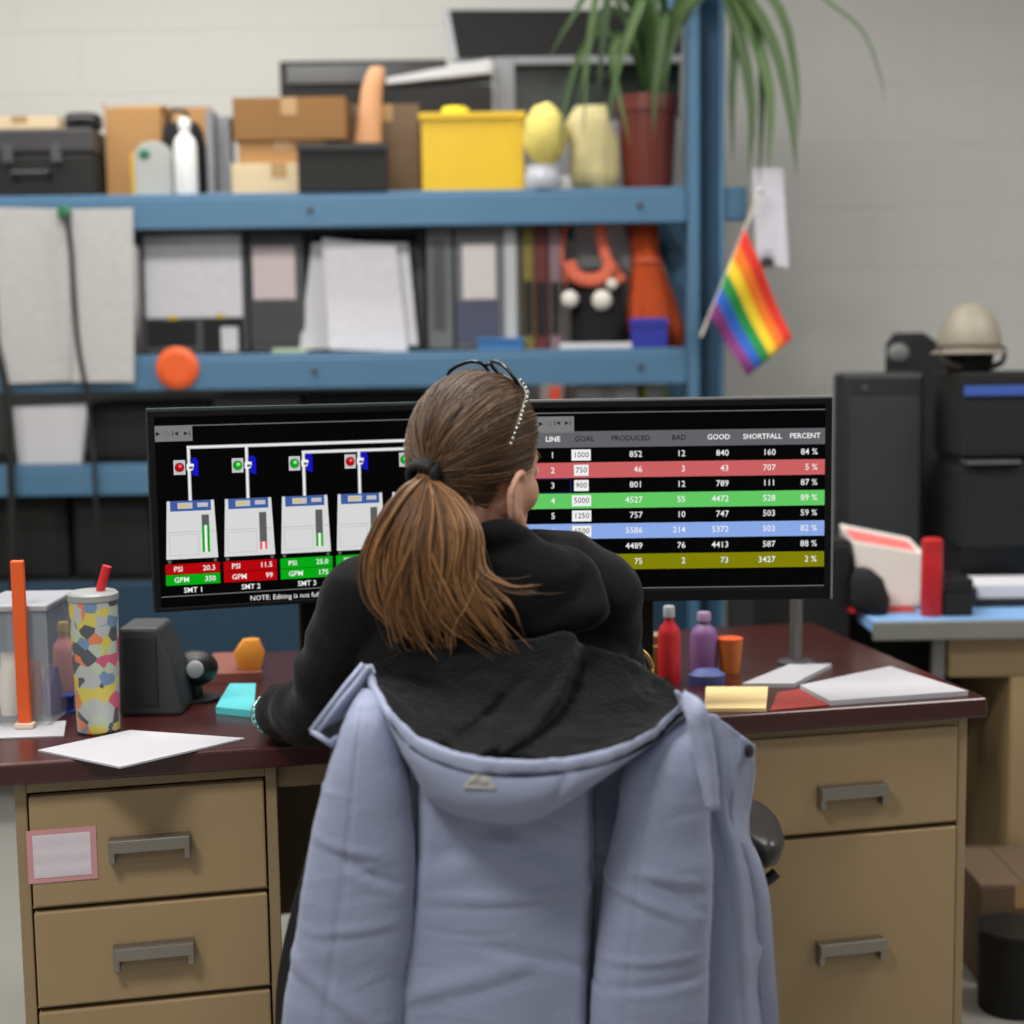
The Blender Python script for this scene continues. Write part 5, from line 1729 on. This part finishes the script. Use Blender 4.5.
# rolled rim
rr = []
for i in range(90):
    u = i / 89
    f = W(*Fp[i])
    hgt = .007 + .015 * math.sin(math.pi * u) ** .5
    if u > .85:
        hgt = max(hgt, .024)
    if u < .2:
        hgt = max(hgt, .020)
    row = []
    for k in range(12):
        a = 2 * math.pi * k / 12
        row.append(f + V((-.006 * (1 - u) * math.sin(a) * (u < .2), -.004 - .0062 * math.sin(a), -hgt / 2 * (1 - math.cos(a)) + .004)))
    rr.append(row)
G().grid(rr, wrap=True).build('rim', m_rim, hood, smooth=180, disp=lambda p: crease(p, .0016, 4.0) + wob(p, 55, .0022) + wob(p, 120, .0012))
# rim end that hangs over the sleeve
Oc = cr([(684, 694), (700, 702), (707, 728), (712, 768), (715, 810)], 24)
Ic = cr([(683, 703), (690, 716), (695, 742), (702, 768), (711, 809)], 24)
g = G().grid([[W(a[0] * (1 - u) + b[0] * u, a[1] * (1 - u) + b[1] * u, 1.835 - .048 * sstep(0, 8, i) - .006 * math.sin(math.pi * u)) for u in [k / 5 for k in range(6)]] for i, (a, b) in enumerate(zip(Ic, Oc))])
g.build('rim_tab', m_rim, hood, smooth=180, solid=.007, offset=1, disp=lambda p: wob(p, 60, .0015))
c = W(716, 800, 1.785)
G().ell(c, (.004, .004, .009)).build('snap', m_snap, hood, smooth=180)
# left collar corner, standing out
A_ = cr([(366, 664), (352, 684), (332, 708), (311, 731)], 16)
B_ = cr([(384, 690), (368, 706), (352, 726), (334, 746)], 16)
rows = []
for i in range(16):
    a, b = A_[i], B_[i]
    rows.append([W(a[0] * (1 - u) + b[0] * u, a[1] * (1 - u) + b[1] * u, 1.885 - .05 * i / 15 + .02 * math.sin(math.pi * u)) for u in [k / 7 for k in range(8)]])
col = G().grid(rows).build('collar', m_coat, coat, smooth=180, solid=.007, offset=1, disp=lambda p: wob(p, 30, .002))
q = [W(x_, y_, 1.842) for x_, y_ in ((322, 730), (346, 716), (352, 722), (333, 741))]
G().prism(q, (0, -.003, 0)).build('patch', m_lin, col)
G().tube([W(363, 664, 1.885), W(345, 686, 1.87), W(311, 731, 1.832)], .0035, 8).build('piping', m_rim, col, smooth=180)
G().tube([W(311, 731, 1.832), W(334, 746, 1.83)], .0035, 8).build('piping', m_rim, col, smooth=180)
q = [W(372, 664, 1.9), W(360, 668, 1.9), W(362, 676, 1.89), W(376, 674, 1.89)]
G().prism(q, (0, .006, 0)).build('hanger_loop', m_coat, coat, bevel=.002)

# embroidered emblem on the hood, laid on the cloth
bv = BVHTree.FromPolygons([tuple(p) for p in hd_.v], hd_.f)


def on_hood(px, py, off=.0035):
    h = bv.ray_cast(CAM, ray(px, py).normalized())
    p = h[0] if h[0] is not None else W(px, py, 1.74)
    return p - ray(px, py).normalized() * off


m_emb = mat('silver_thread', (196, 188, 168), .45, .2)
g = G()


def thread(pts, r_):
    g.tube([on_hood(*p) for p in cr(pts, 3 * len(pts))], r_, 6)


thread([(464, 786.5), (472, 786.8), (480, 787.2), (488, 787.6), (495, 788)], .0011)
thread([(464, 786), (470, 780.5), (476, 774.8), (481, 770.5)], .0009)
thread([(481, 770.5), (485, 775), (490, 781), (495, 787.5)], .0009)
thread([(468, 785), (473, 780), (478, 775.8), (481.5, 775), (485, 779), (489, 785)], .0008)
thread([(473, 785), (477, 780.5), (480.5, 778.5), (484, 780), (484.5, 782), (480.5, 782)], .0008)
thread([(477, 785.2), (480, 782.4), (484, 784.2)], .0007)
g.build('emblem', m_emb, hood, smooth=180)
# ------------------------------------------------------------------ the woman at the desk
m_skin = mat('skin', (206, 158, 134), .5, var=.06, vscale=20, spec=.4)
m_lip = mat('lips', (178, 98, 92), .45)
m_hoodie = mat('black_hoodie', (12, 12, 14), .9, var=.15, vscale=30, bump=.35, bscale=260, sheen=.07, spec=.2)
m_jean = mat('dark_denim', (40, 46, 62), .85, var=.1, bump=.3)
m_scalp = mat('brown_hair_base', (74, 52, 36), .7, var=.25, vscale=50)
m_hair = mat_island('brown_hair', (56, 39, 27), (124, 93, 66), .45, .4, 1.4)
m_tail = mat_island('chestnut_hair', (72, 47, 30), (190, 138, 88), .42, .4, 1.5)
HY = 2.10
HC = W(476, 450, HY)
ya = math.radians(42)
hf = V((math.sin(ya), math.cos(ya), -.10)).normalized()
hr = V((math.cos(ya), -math.sin(ya), 0))
hu = hr.cross(hf)
HM = Matrix(((hr.x, hf.x, hu.x, HC.x), (hr.y, hf.y, hu.y, HC.y), (hr.z, hf.z, hu.z, HC.z), (0, 0, 0, 1)))
HR3 = HM.to_3x3()


def H(r, f, u):
    return HM @ V((r, f, u))


person = thing('person', 'seated person in black hoodie with long brown ponytail facing two monitors', 'person', (-.03, 2.14, .0))
# -- body: one skin
g = G()
g.ell(HC, (.077, .097, .1), HR3)                       # skull
g.ell(H(0, .03, -.05), (.064, .066, .066), HR3)        # mid face
g.ell(H(0, .042, -.09), (.05, .05, .045), HR3)       # jaw
g.ell(H(0, .076, -.122), (.022, .018, .016), HR3)       # chin
for s_ in (-1, 1):
    g.ell(H(s_ * .041, .06, -.056), (.023, .02, .028), HR3)   # cheek
    g.tube([H(s_ * .062, .0, -.07), H(s_ * .05, .04, -.108), H(s_ * .012, .076, -.125)], [.016, .016, .014], 12)
    # ear: shell, rim and lobe
    g.ell(H(s_ * .083, -.006, -.062), (.007, .017, .028), HR3)
    rim_ = cr([(s_ * .08, .008, -.062), (s_ * .087, .007, -.037), (s_ * .094, -.008, -.028), (s_ * .098, -.024, -.039), (s_ * .095, -.026, -.061), (s_ * .088, -.014, -.084), (s_ * .08, -.001, -.096)], 22)
    g.tube([H(*p) for p in rim_], [.0058] * 16 + [.0065, .0075, .008, .008, .0075, .006], 10)
    # brow and eye lids
    g.ell(H(s_ * .030, .081, -.008), (.018, .01, .007), HR3)
    g.ell(H(s_ * .031, .083, -.024), (.015, .010, .010), HR3)
g.tube([H(0, .092, -.02), H(0, .104, -.045), H(0, .112, -.058)], [.008, .010, .011], 12)   # nose
for s_ in (-1, 1):
    g.ell(H(s_ * .011, .1, -.06), (.008, .009, .007), HR3)
g.ell(H(0, .089, -.08), (.022, .010, .006), HR3)        # lips
g.ell(H(0, .088, -.089), (.019, .010, .006), HR3)
NB = V((-.035, 2.10, 1.03))
g.tube([H(0, -.03, -.05), H(0, -.028, -.10), (HC + NB) / 2 + V((0, 0, -.03)), NB], [.058, .055, .055, .062], 20)
TX = -.035
g.loft([((TX, 2.13, .52), .15, .11), ((TX, 2.125, .66), .135, .09), ((TX, 2.115, .8), .145, .09), ((TX, 2.11, .92), .16, .09), ((TX, 2.105, 1.0), .15, .075), ((TX, 2.1, 1.045), .08, .055)])
SL, EL, WL_ = V((-.205, 2.10, .995)), W(317, 706, 2.19), V((-.388, 2.36, .775))
SR, ER, WR_ = V((.112, 2.10, 1.0)), W(607, 690, 2.2), W(632, 668, 2.40)
SHL = [(SL, EL, WL_, -1), (SR, ER, WR_, 1)]


def hand(g, wr, d, side, bend):
    """palm, four fingers and a thumb; d points along the hand"""
    d = d.normalized()
    sd = d.cross(V((0, 0, 1))).normalized()     # towards the right of the hand
    up = sd.cross(d).normalized()
    th = -side                                  # thumbs point inwards
    pc = wr + d * .05
    g.tube([wr - d * .02, wr + d * .02, wr + d * .05, wr + d * .088], [.024, .027, .036, .037], 14, sx=.42, up=sd)
    for k, (off, ln, r_) in enumerate(((.028, .068, .0082), (.0095, .076, .0086), (-.0095, .071, .0082), (-.027, .056, .0074))):
        b = wr + d * .084 + sd * (off * th)
        fan = d + sd * (off * th * 2.2)
        fan.normalize()
        p1 = b + fan * ln * .42 + up * (.010 - .002 * k)
        p2 = p1 + fan * ln * .32 - up * (.012 + bend)
        p3 = p2 + fan * ln * .2 - up * (.016 + bend)
        g.tube(cr([b - fan * .02, b, p1, p2, p3], 14), [r_ * 1.1] * 5 + [r_] * 6 + [r_ * .9, r_ * .8, r_ * .55], 10)
    b = wr + d * .028 + sd * (th * .022)
    t1 = b + d * .03 + sd * (th * .024) - up * .006
    t2 = t1 + d * .028 + sd * (th * .008) - up * .008
    g.tube(cr([wr + d * .012, b, t1, t2], 12), [.012, .0125, .0125, .012, .0115, .011, .0105, .0105, .010, .0095, .0085, .006], 10)


for (a, e, w_, sd_) in SHL:
    g.tube([V((TX, 2.1, 1.0)) * .35 + a * .65, a, a * .5 + e * .5, e], [.055, .052, .045, .038], 16)
    g.tube([e, e * .6 + w_ * .4, w_], [.038, .036, .025], 16)
    d = (V((.02 * -sd_, 1, -.02)) if sd_ < 0 else V((-.05, 1, -.42)))
    hand(g, w_, d, sd_, .0 if sd_ < 0 else .004)
# legs
for s_ in (-1, 1):
    hp, kn, an = V((TX + s_ * .085, 2.15, .555)), V((TX + s_ * .12, 2.58, .545)), V((TX + s_ * .12, 2.60, .1))
    g.tube([hp, hp * .5 + kn * .5, kn], [.075, .065, .052], 18)
    g.tube([kn, kn * .6 + an * .4, an, an + V((0, .0, -.04))], [.05, .048, .034, .034], 16)
    g.tube([an + V((0, -.02, -.055)), an + V((0, .09, -.065)), an + V((0, .15, -.07))], [.03, .03, .02], 14)
body = voxel(g, .0045, 5, .5)
for f in range(len(body.f)):
    c = sum((body.v[i] for i in body.f[f]), V()) / len(body.f[f])
    q = HM.inverted() @ c
    if abs(q.x) < .022 and q.y > .085 and -.0945 < q.z < -.0745:
        body.m[f] = 1
bo = body.build('body', [m_skin, m_lip], person, smooth=180)
for s_ in (-1, 1):
    e_ = G().ell(H(s_ * .031, .0875, -.025), (.0095, .0095, .0085), HR3, 16, 10).build('eye', mat('eye_white', (232, 228, 222), .25), person, smooth=180)
    G().ell(H(s_ * .031, .0955, -.025), (.0045, .002, .0045), HR3, 14, 8).build('iris', mat('grey_iris', (74, 92, 96), .2), e_, smooth=180)
    G().tube([H(s_ * .012, .0955, -.004), H(s_ * .03, .0955, .001), H(s_ * .05, .082, -.006)], [.003, .0035, .0015], 8, sx=.6).build('eyebrow', m_scalp, person, smooth=180)

# -- hoodie
g = G()
g.loft([((TX, 2.135, .53), .185, .125), ((TX, 2.135, .58), .19, .13), ((TX, 2.125, .68), .172, .118), ((TX, 2.115, .8), .182, .118), ((TX, 2.11, .92), .196, .118), ((TX - .004, 2.105, 1.0), .185, .1), ((TX - .006, 2.1, 1.045), .13, .082), ((TX + .005, 2.095, 1.085), .07, .068)], 36)
g.tube([V((TX - .03, 2.1, 1.035)), V((-.16, 2.1, 1.02)), SL + V((.004, 0, -.004))], [.075, .066, .066], 18)
g.tube([V((TX + .05, 2.1, 1.03)), V((.075, 2.1, 1.025)), SR + V((.0, 0, -.002))], [.062, .068, .068], 18)
for (a, e, w_, sd_) in SHL:
    m1 = a * .5 + e * .5 + V((sd_ * .004, 0, 0))
    g.tube(cr([a, a * .75 + e * .25, m1, e + V((0, 0, -.002)), e * .55 + w_ * .45 + V((0, 0, -.004)), e * .2 + w_ * .8], 26), [.067 - .013 * k / 14 for k in range(15)] + [.054 - .018 * k / 11 for k in range(11)], 20)
    g.tube([e * .3 + w_ * .7, e * .22 + w_ * .78], [.039, .037], 18)
g.ell(SL, (.067, .066, .067))
g.ell(SR, (.068, .068, .068))
# the hood lying round the neck
hp = [W(*q) for q in ((452, 556, 2.0), (470, 545, 2.005), (488, 535, 2.012), (508, 538, 2.022), (536, 556, 2.045), (564, 568, 2.065), (583, 578, 2.09), (588, 582, 2.13), (570, 580, 2.19))]
g.tube(cr([tuple(p) for p in hp], 30), [.011 + .010 * math.sin(math.pi * min(1, .15 + k / 29)) for k in range(30)], 16)
hp2 = [W(*q) for q in ((552, 556, 2.05), (576, 566, 2.03), (590, 586, 2.01), (590, 610, 1.992), (572, 616, 2.0), (540, 621, 2.0), (500, 622, 2.0), (455, 620, 2.0))]
g.tube(cr([tuple(p) for p in hp2], 30), [.013 + .010 * math.sin(math.pi * k / 29) for k in range(30)], 16)
g.ell(W(525, 592, 2.02), (.09, .045, .068))
g.ell(W(470, 590, 2.01), (.075, .042, .062))
hb = voxel(g, .005, 6, .5)


def hoodfold(p):
    a = wob(p, 7, .006, 2)
    # folds round the elbows and at the waist
    for e in (EL, ER):
        d = (p - e).length
        a += .006 * math.sin(d * 95) * math.exp(-(d / .11) ** 2)
    n_ = noise.noise(V((p.x * 9, p.y * 9, p.z * 16)))
    return a + .004 * (1 - abs(n_) * 2.4)


hood_o = hb.build('hoodie', m_hoodie, person, smooth=180, disp=hoodfold)
# sleeve seam and cuffs
for (a, e, w_, sd_) in SHL:
    cA = e * .26 + w_ * .74
    ax = (w_ - e).normalized()
    G().tube([cA - ax * .004, cA + ax * .02, cA + ax * .042], [.039, .0375, .034], 20).build('cuff', m_hoodie, hood_o, smooth=180)
# trousers
g = G()
g.ell(V((TX, 2.14, .562)), (.18, .14, .072))
for s_ in (-1, 1):
    hp, kn, an = V((TX + s_ * .085, 2.15, .572)), V((TX + s_ * .12, 2.58, .555)), V((TX + s_ * .12, 2.60, .1))
    g.tube([hp, hp * .5 + kn * .5, kn], [.088, .078, .064], 20)
    g.tube([kn, kn * .5 + an * .5, an], [.064, .062, .055], 20)
voxel(g, .007, 4, .5).build('trousers', m_jean, person, smooth=180, disp=lambda p: wob(p, 16, .004))
for s_ in (-1, 1):
    an = V((TX + s_ * .12, 2.60, .1))
    g = G().loft([((an.x, an.y + .055, .0), .042, .13), ((an.x, an.y + .055, .02), .046, .135), ((an.x, an.y + .05, .045), .044, .125), ((an.x, an.y + .02, .075), .042, .08), ((an.x, an.y, .1), .042, .055)], 28)
    g.build('shoe', mat('black_shoe', (24, 24, 26), .5), person, smooth=60)

# -- hair
AR, AF, AU = .0875, .105, .109
TIEW = W(425, 474, 2.012)
tq = HM.inverted() @ TIEW
td = V((tq.x / AR, tq.y / AF, tq.z / AU)).normalized()


def in_hair(d):
    """d: unit direction in head axes (right, front, up)"""
    r, f, u = d.x, d.y, d.z
    front = .30 + .42 * max(0, u) - .25 * max(0, -u)
    if f > front:
        return False
    if u < -.28 and f > -.22 + .12 * (u + .28):
        return False            # ear and cheek stay free
    if u < -.92:
        return False
    return True


P = G()
n1, n2 = 40, 72
idx = {}
vs, fs = [], []
for i in range(n1 + 1):
    ph = math.pi * i / n1
    for j in range(n2):
        a = 2 * math.pi * j / n2
        d = V((math.sin(ph) * math.cos(a), math.sin(ph) * math.sin(a), math.cos(ph)))
        idx[(i, j)] = (len(vs), d)
        vs.append(H(d.x * AR * .975, d.y * AF * .975, d.z * AU * .975))
for i in range(n1):
    for j in range(n2):
        q = [idx[(i, j)], idx[(i + 1, j)], idx[(i + 1, (j + 1) % n2)], idx[(i, (j + 1) % n2)]]
        if all(in_hair(k[1]) for k in q):
            fs.append(tuple(k[0] for k in q))
P.add(vs, fs)
hair = P.build('hair', m_scalp, person, smooth=180, solid=.006, offset=-1)
rnd = random.Random(5)


def slerp(a, b, t):
    th = math.acos(max(-1, min(1, a.dot(b))))
    if th < 1e-4:
        return a.copy()
    return (a * math.sin((1 - t) * th) + b * math.sin(t * th)) / math.sin(th)


st = G()
N = 0
while N < 4600:
    d = V((rnd.gauss(0, 1), rnd.gauss(0, 1), rnd.gauss(0, 1))).normalized()
    if not in_hair(d):
        continue
    if rnd.random() < .45:
        # begin at the hair line
        k = 0
        away = (d - td * d.dot(td)).normalized()
        while k < 60:
            e = (d + away * .03 - td * .02).normalized()
            if not in_hair(e) or e.dot(td) < -.985:
                break
            d = e
            away = (d - td * d.dot(td)).normalized()
            k += 1
    N += 1
    lift = rnd.random() ** 1.5 * .035
    clump = noise.noise(d * 7)
    lift += .022 * clump
    sway = rnd.uniform(-.04, .04) + .10 * noise.noise(d * 3 + V((9, 0, 0)))
    side = d.cross(td)
    side = side.normalized() if side.length > 1e-5 else V((0, 0, 1))
    pts = []
    n = 13
    for k in range(n):
        t = k / (n - 1)
        q = slerp(d, td, t)
        q = (q + side * sway * math.sin(math.pi * t)).normalized()
        L = 1 + lift * math.sin(math.pi * min(1, t * 1.15 + .12)) + .03 * t ** 6
        pts.append(H(q.x * AR * L, q.y * AF * L, q.z * AU * L))
    rr_ = rnd.uniform(.0003, .0007)
    st.tube(pts, [rr_ * .5] + [rr_] * (n - 2) + [rr_], 3, caps=False)
# loose hairs at the nape
for k in range(60):
    d = V((rnd.uniform(-.5, .75), -.75, rnd.uniform(-.8, -.6))).normalized()
    p0 = H(d.x * AR, d.y * AF, d.z * AU)
    p1 = p0 + V((rnd.uniform(-.01, .015), -.006, -.015 - .02 * rnd.random()))
    st.tube(cr([p0, (p0 + p1) / 2 + V((0, -.004, 0)), p1], 6), [.0005] * 5 + [.0002], 3, caps=False)
st.build('hair_strands', m_hair, hair, smooth=180)
# the tail
T0 = (425, 476, 2.000)
guides = [
    ([T0, (402, 492, 1.982), (381, 524, 1.966), (370, 562, 1.958), (374, 598, 1.956), (392, 626, 1.955)], 190, .010),
    ([T0, (408, 500, 1.978), (388, 540, 1.96), (384, 585, 1.952), (398, 625, 1.95), (414, 645, 1.95)], 240, .012),
    ([T0, (418, 504, 1.974), (402, 550, 1.952), (404, 600, 1.946), (420, 636, 1.946), (434, 655, 1.946)], 260, .012),
    ([T0, (428, 506, 1.974), (422, 550, 1.948), (426, 600, 1.942), (436, 632, 1.942), (444, 654, 1.942)], 260, .012),
    ([T0, (440, 500, 1.98), (446, 545, 1.95), (440, 590, 1.942), (438, 615, 1.94), (455, 634, 1.94), (466, 640, 1.94)], 220, .010),
    ([T0, (448, 498, 1.985), (464, 532, 1.958), (462, 575, 1.946), (474, 605, 1.94), (496, 632, 1.94), (512, 652, 1.94)], 190, .008),
    ([T0, (454, 496, 1.988), (475, 530, 1.962), (477, 568, 1.95), (466, 600, 1.944), (452, 622, 1.942), (449, 650, 1.94)], 170, .007),
    ([T0, (452, 497, 1.988), (472, 532, 1.962), (474, 566, 1.948), (488, 590, 1.938), (506, 606, 1.932), (516, 634, 1.935)], 90, .007),
    ([T0, (450, 500, 1.985), (470, 540, 1.958), (478, 572, 1.942), (500, 584, 1.928), (520, 587, 1.925), (536, 584, 1.928)], 26, .004),
    ([T0, (432, 505, 1.975), (416, 548, 1.946), (396, 600, 1.944), (402, 636, 1.944), (408, 640, 1.944)], 170, .011),
    ([T0, (436, 503, 1.978), (432, 548, 1.946), (446, 590, 1.936), (458, 616, 1.934), (480, 640, 1.936), (504, 655, 1.938)], 120, .008),
]
tl = G()
for pts, cnt, spread in guides:
    base = [W(*p) for p in pts]
    nb_ = len(base)
    nl = max(3, cnt // 18)
    for lk in range(nl):
        a = rnd.uniform(0, 2 * math.pi)
        q = rnd.random() ** .5
        lx, ly, lz = math.cos(a) * q, math.sin(a) * q * .9, rnd.uniform(-1, 1) * .5
        ph, am = rnd.uniform(0, 6.3), rnd.uniform(.003, .009)
        ln0 = rnd.uniform(.74, 1.02)
        tone = rnd.random()
        for k in range(int(1.5 * cnt / nl)):
            b_ = rnd.uniform(0, 2 * math.pi)
            e_ = rnd.random() ** .5
            ln = ln0 * rnd.uniform(.86, 1.04)
            P_ = []
            for i, b in enumerate(base):
                t = i / (nb_ - 1)
                w_ = spread * (.62 + .68 * math.sin(math.pi * min(1, t * .9 + .05)) * (1 - .4 * t))
                cl = .0034 * (1.15 - .75 * t) * (.6 + .8 * min(1, t * 4))
                o_ = am * math.sin(ph + 4.5 * t) * min(1, t * 3)
                P_.append(b + V((lx * w_ + o_ + math.cos(b_) * e_ * cl, ly * w_ * (.6 + .4 * t) + math.sin(b_) * e_ * cl, lz * w_ + .3 * o_)))
            c_ = cr([tuple(p) for p in P_], 22)
            m_ = max(8, min(22, int(22 * ln)))
            c_ = c_[:m_]
            rr_ = rnd.uniform(.0003, .0007)
            tl.tube(c_, [rr_] * (m_ - 4) + [rr_ * .9, rr_ * .7, rr_ * .5, rr_ * .15], 3, caps=False)
# single flyaway hairs
for k in range(60):
    b0 = rnd.choice(guides)[0]
    base = [W(*p) for p in b0]
    sh = V((rnd.gauss(0, .008), rnd.uniform(-.012, .002), rnd.gauss(0, .004)))
    P_ = [b + sh * (i / (len(base) - 1) * 1.6 + .3) for i, b in enumerate(base)]
    c_ = cr([tuple(p) for p in P_], 20)
    tl.tube(c_, [.0004] * 19 + [.0001], 3, caps=False)
tail = tl.build('ponytail', m_tail, hair, smooth=180)
# the black tie
g = G()
ax = (W(432, 466, 2.03) - W(416, 486, 1.99)).normalized()
s1 = ax.orthogonal().normalized()
s2 = ax.cross(s1)
for o_ in (-.006, .0, .006):
    g.tube([TIEW - ax * .004 + ax * o_ + (s1 * math.cos(t * math.pi / 12) + s2 * math.sin(t * math.pi / 12)) * .0195 for t in range(25)], .0055, 8)
g.build('hair_tie', mat('black_elastic', (14, 14, 15), .8, bump=.5, bscale=400), hair, smooth=180)
# -- bracelets
ax = (WL_ - EL).normalized()
s1 = ax.cross(V((0, 0, 1))).normalized()
s2 = s1.cross(ax)
cW = WL_ - ax * .004
for nm, off, rad, m, bead in (('bead_bracelet', .0, .031, mat('turquoise_bead', (84, 206, 210), .25), True), ('bangle', -.012, .0315, m_silver, False), ('bangle', .013, .0315, m_silver, False)):
    g = G()
    if bead:
        for k in range(22):
            t = 2 * math.pi * k / 22
            g.ell(cW + ax * off + (s1 * math.cos(t) + s2 * math.sin(t)) * rad, (.0045, .0045, .0045), None, 10, 6)
    else:
        g.tube([cW + ax * off + (s1 * math.cos(t * math.pi / 16) + s2 * math.sin(t * math.pi / 16)) * rad for t in range(33)], .0025, 8)
    g.build(nm, m, person, smooth=180)
ax = (WR_ - ER).normalized()
s1 = ax.cross(V((0, 0, 1))).normalized()
s2 = s1.cross(ax)
cW = WR_ + ax * .0
wt = G().tube([cW + (s1 * math.cos(t * math.pi / 16) + s2 * math.sin(t * math.pi / 16)) * .034 for t in range(33)], .0055, 8, sx=.5).build('watch', mat('gold_band', (206, 168, 96), .3, .8), person, smooth=180)
G().tube([cW + s2 * .033, cW + s2 * .042], .015, 20).build('dial', m_black, wt, smooth=40)

# ------------------------------------------------------------------ glasses pushed up on her hair
m_rimb = mat('black_acetate', (16, 17, 20), .25)
m_lens = mat('spectacle_lens', (225, 232, 236), .05, var=.0, alpha=.16)
m_bead = mat('silver_bead', (214, 208, 200), .25, .85)
gl = thing('glasses', 'black rimmed glasses with beaded temple chain pushed up on brown hair', 'glasses', H(0, .06, .09))
gf = (hf * .6 + hu * .8).normalized()           # where the lenses look
gu = hr.cross(gf).normalized()
g0 = H(-.018, .036, .106)


def GP(a, b, c=0.0):
    return g0 + hr * a + gu * b + gf * c


fr = G()
for s_ in (-1, 1):
    pts = []
    for k in range(33):
        t = 2 * math.pi * k / 32
        x = math.copysign(abs(math.cos(t)) ** .75, math.cos(t)) * .029
        y = math.copysign(abs(math.sin(t)) ** .75, math.sin(t)) * .0185
        pts.append(GP(s_ * .036 + x, y + .004, .012 - .35 * (abs(s_ * .036 + x)) ** 2 / .06))
    fr.tube(pts, .0027, 8)
fr.tube([GP(-.008, .008, .012), GP(0, .011, .014), GP(.008, .008, .012)], .0024, 8)
fr.build('frame', m_rimb, gl, smooth=180)
for s_ in (-1, 1):
    pts = [GP(s_ * .036, .004, .011)]
    n = 32
    for k in range(n):
        t = 2 * math.pi * k / n
        x = math.copysign(abs(math.cos(t)) ** .75, math.cos(t)) * .026
        y = math.copysign(abs(math.sin(t)) ** .75, math.sin(t)) * .0175
        pts.append(GP(s_ * .036 + x, y + .004, .012 - .35 * (abs(s_ * .036 + x)) ** 2 / .06))
    G().add(pts, [(0, 1 + k, 1 + (k + 1) % n) for k in range(n)]).build('lens', m_lens, gl, smooth=180, solid=.0012, offset=0)
    # temple running back over the hair
    e0 = GP(s_ * .066, .004, -.010)
    tp = [e0]
    for (r_, f_, u_) in ((.076, .014, .080), (.0885, -.008, .055), (.0935, -.022, .035), (.096, -.036, .010)):
        tp.append(H(s_ * r_, f_, u_))
    tp = cr([tuple(p) for p in tp], 26)
    G().tube(tp, .0021, 8).build('temple', m_rimb, gl, smooth=180)
    g = G()
    ib = 0
    for p in cr([tuple(p) for p in tp], 30)[1:]:
        q = V(p) + (V(p) - HC).normalized() * .003
        g.ell(q, (.0019, .0019, .0019), None, 8, 6, m=ib % 2)
        ib += 1
    g.build('bead_chain', [m_bead, mat('dark_bead', (70, 58, 50), .3)], gl, smooth=180)
# ------------------------------------------------------------------ output settings
for o in list(bpy.data.objects):
    if 'org' in o:
        del o['org']
sc.view_settings.view_transform = 'Standard'
sc.view_settings.look = 'None'
sc.view_settings.gamma = 1
sc.view_settings.exposure = EXPO
sc.view_settings.use_curve_mapping = False
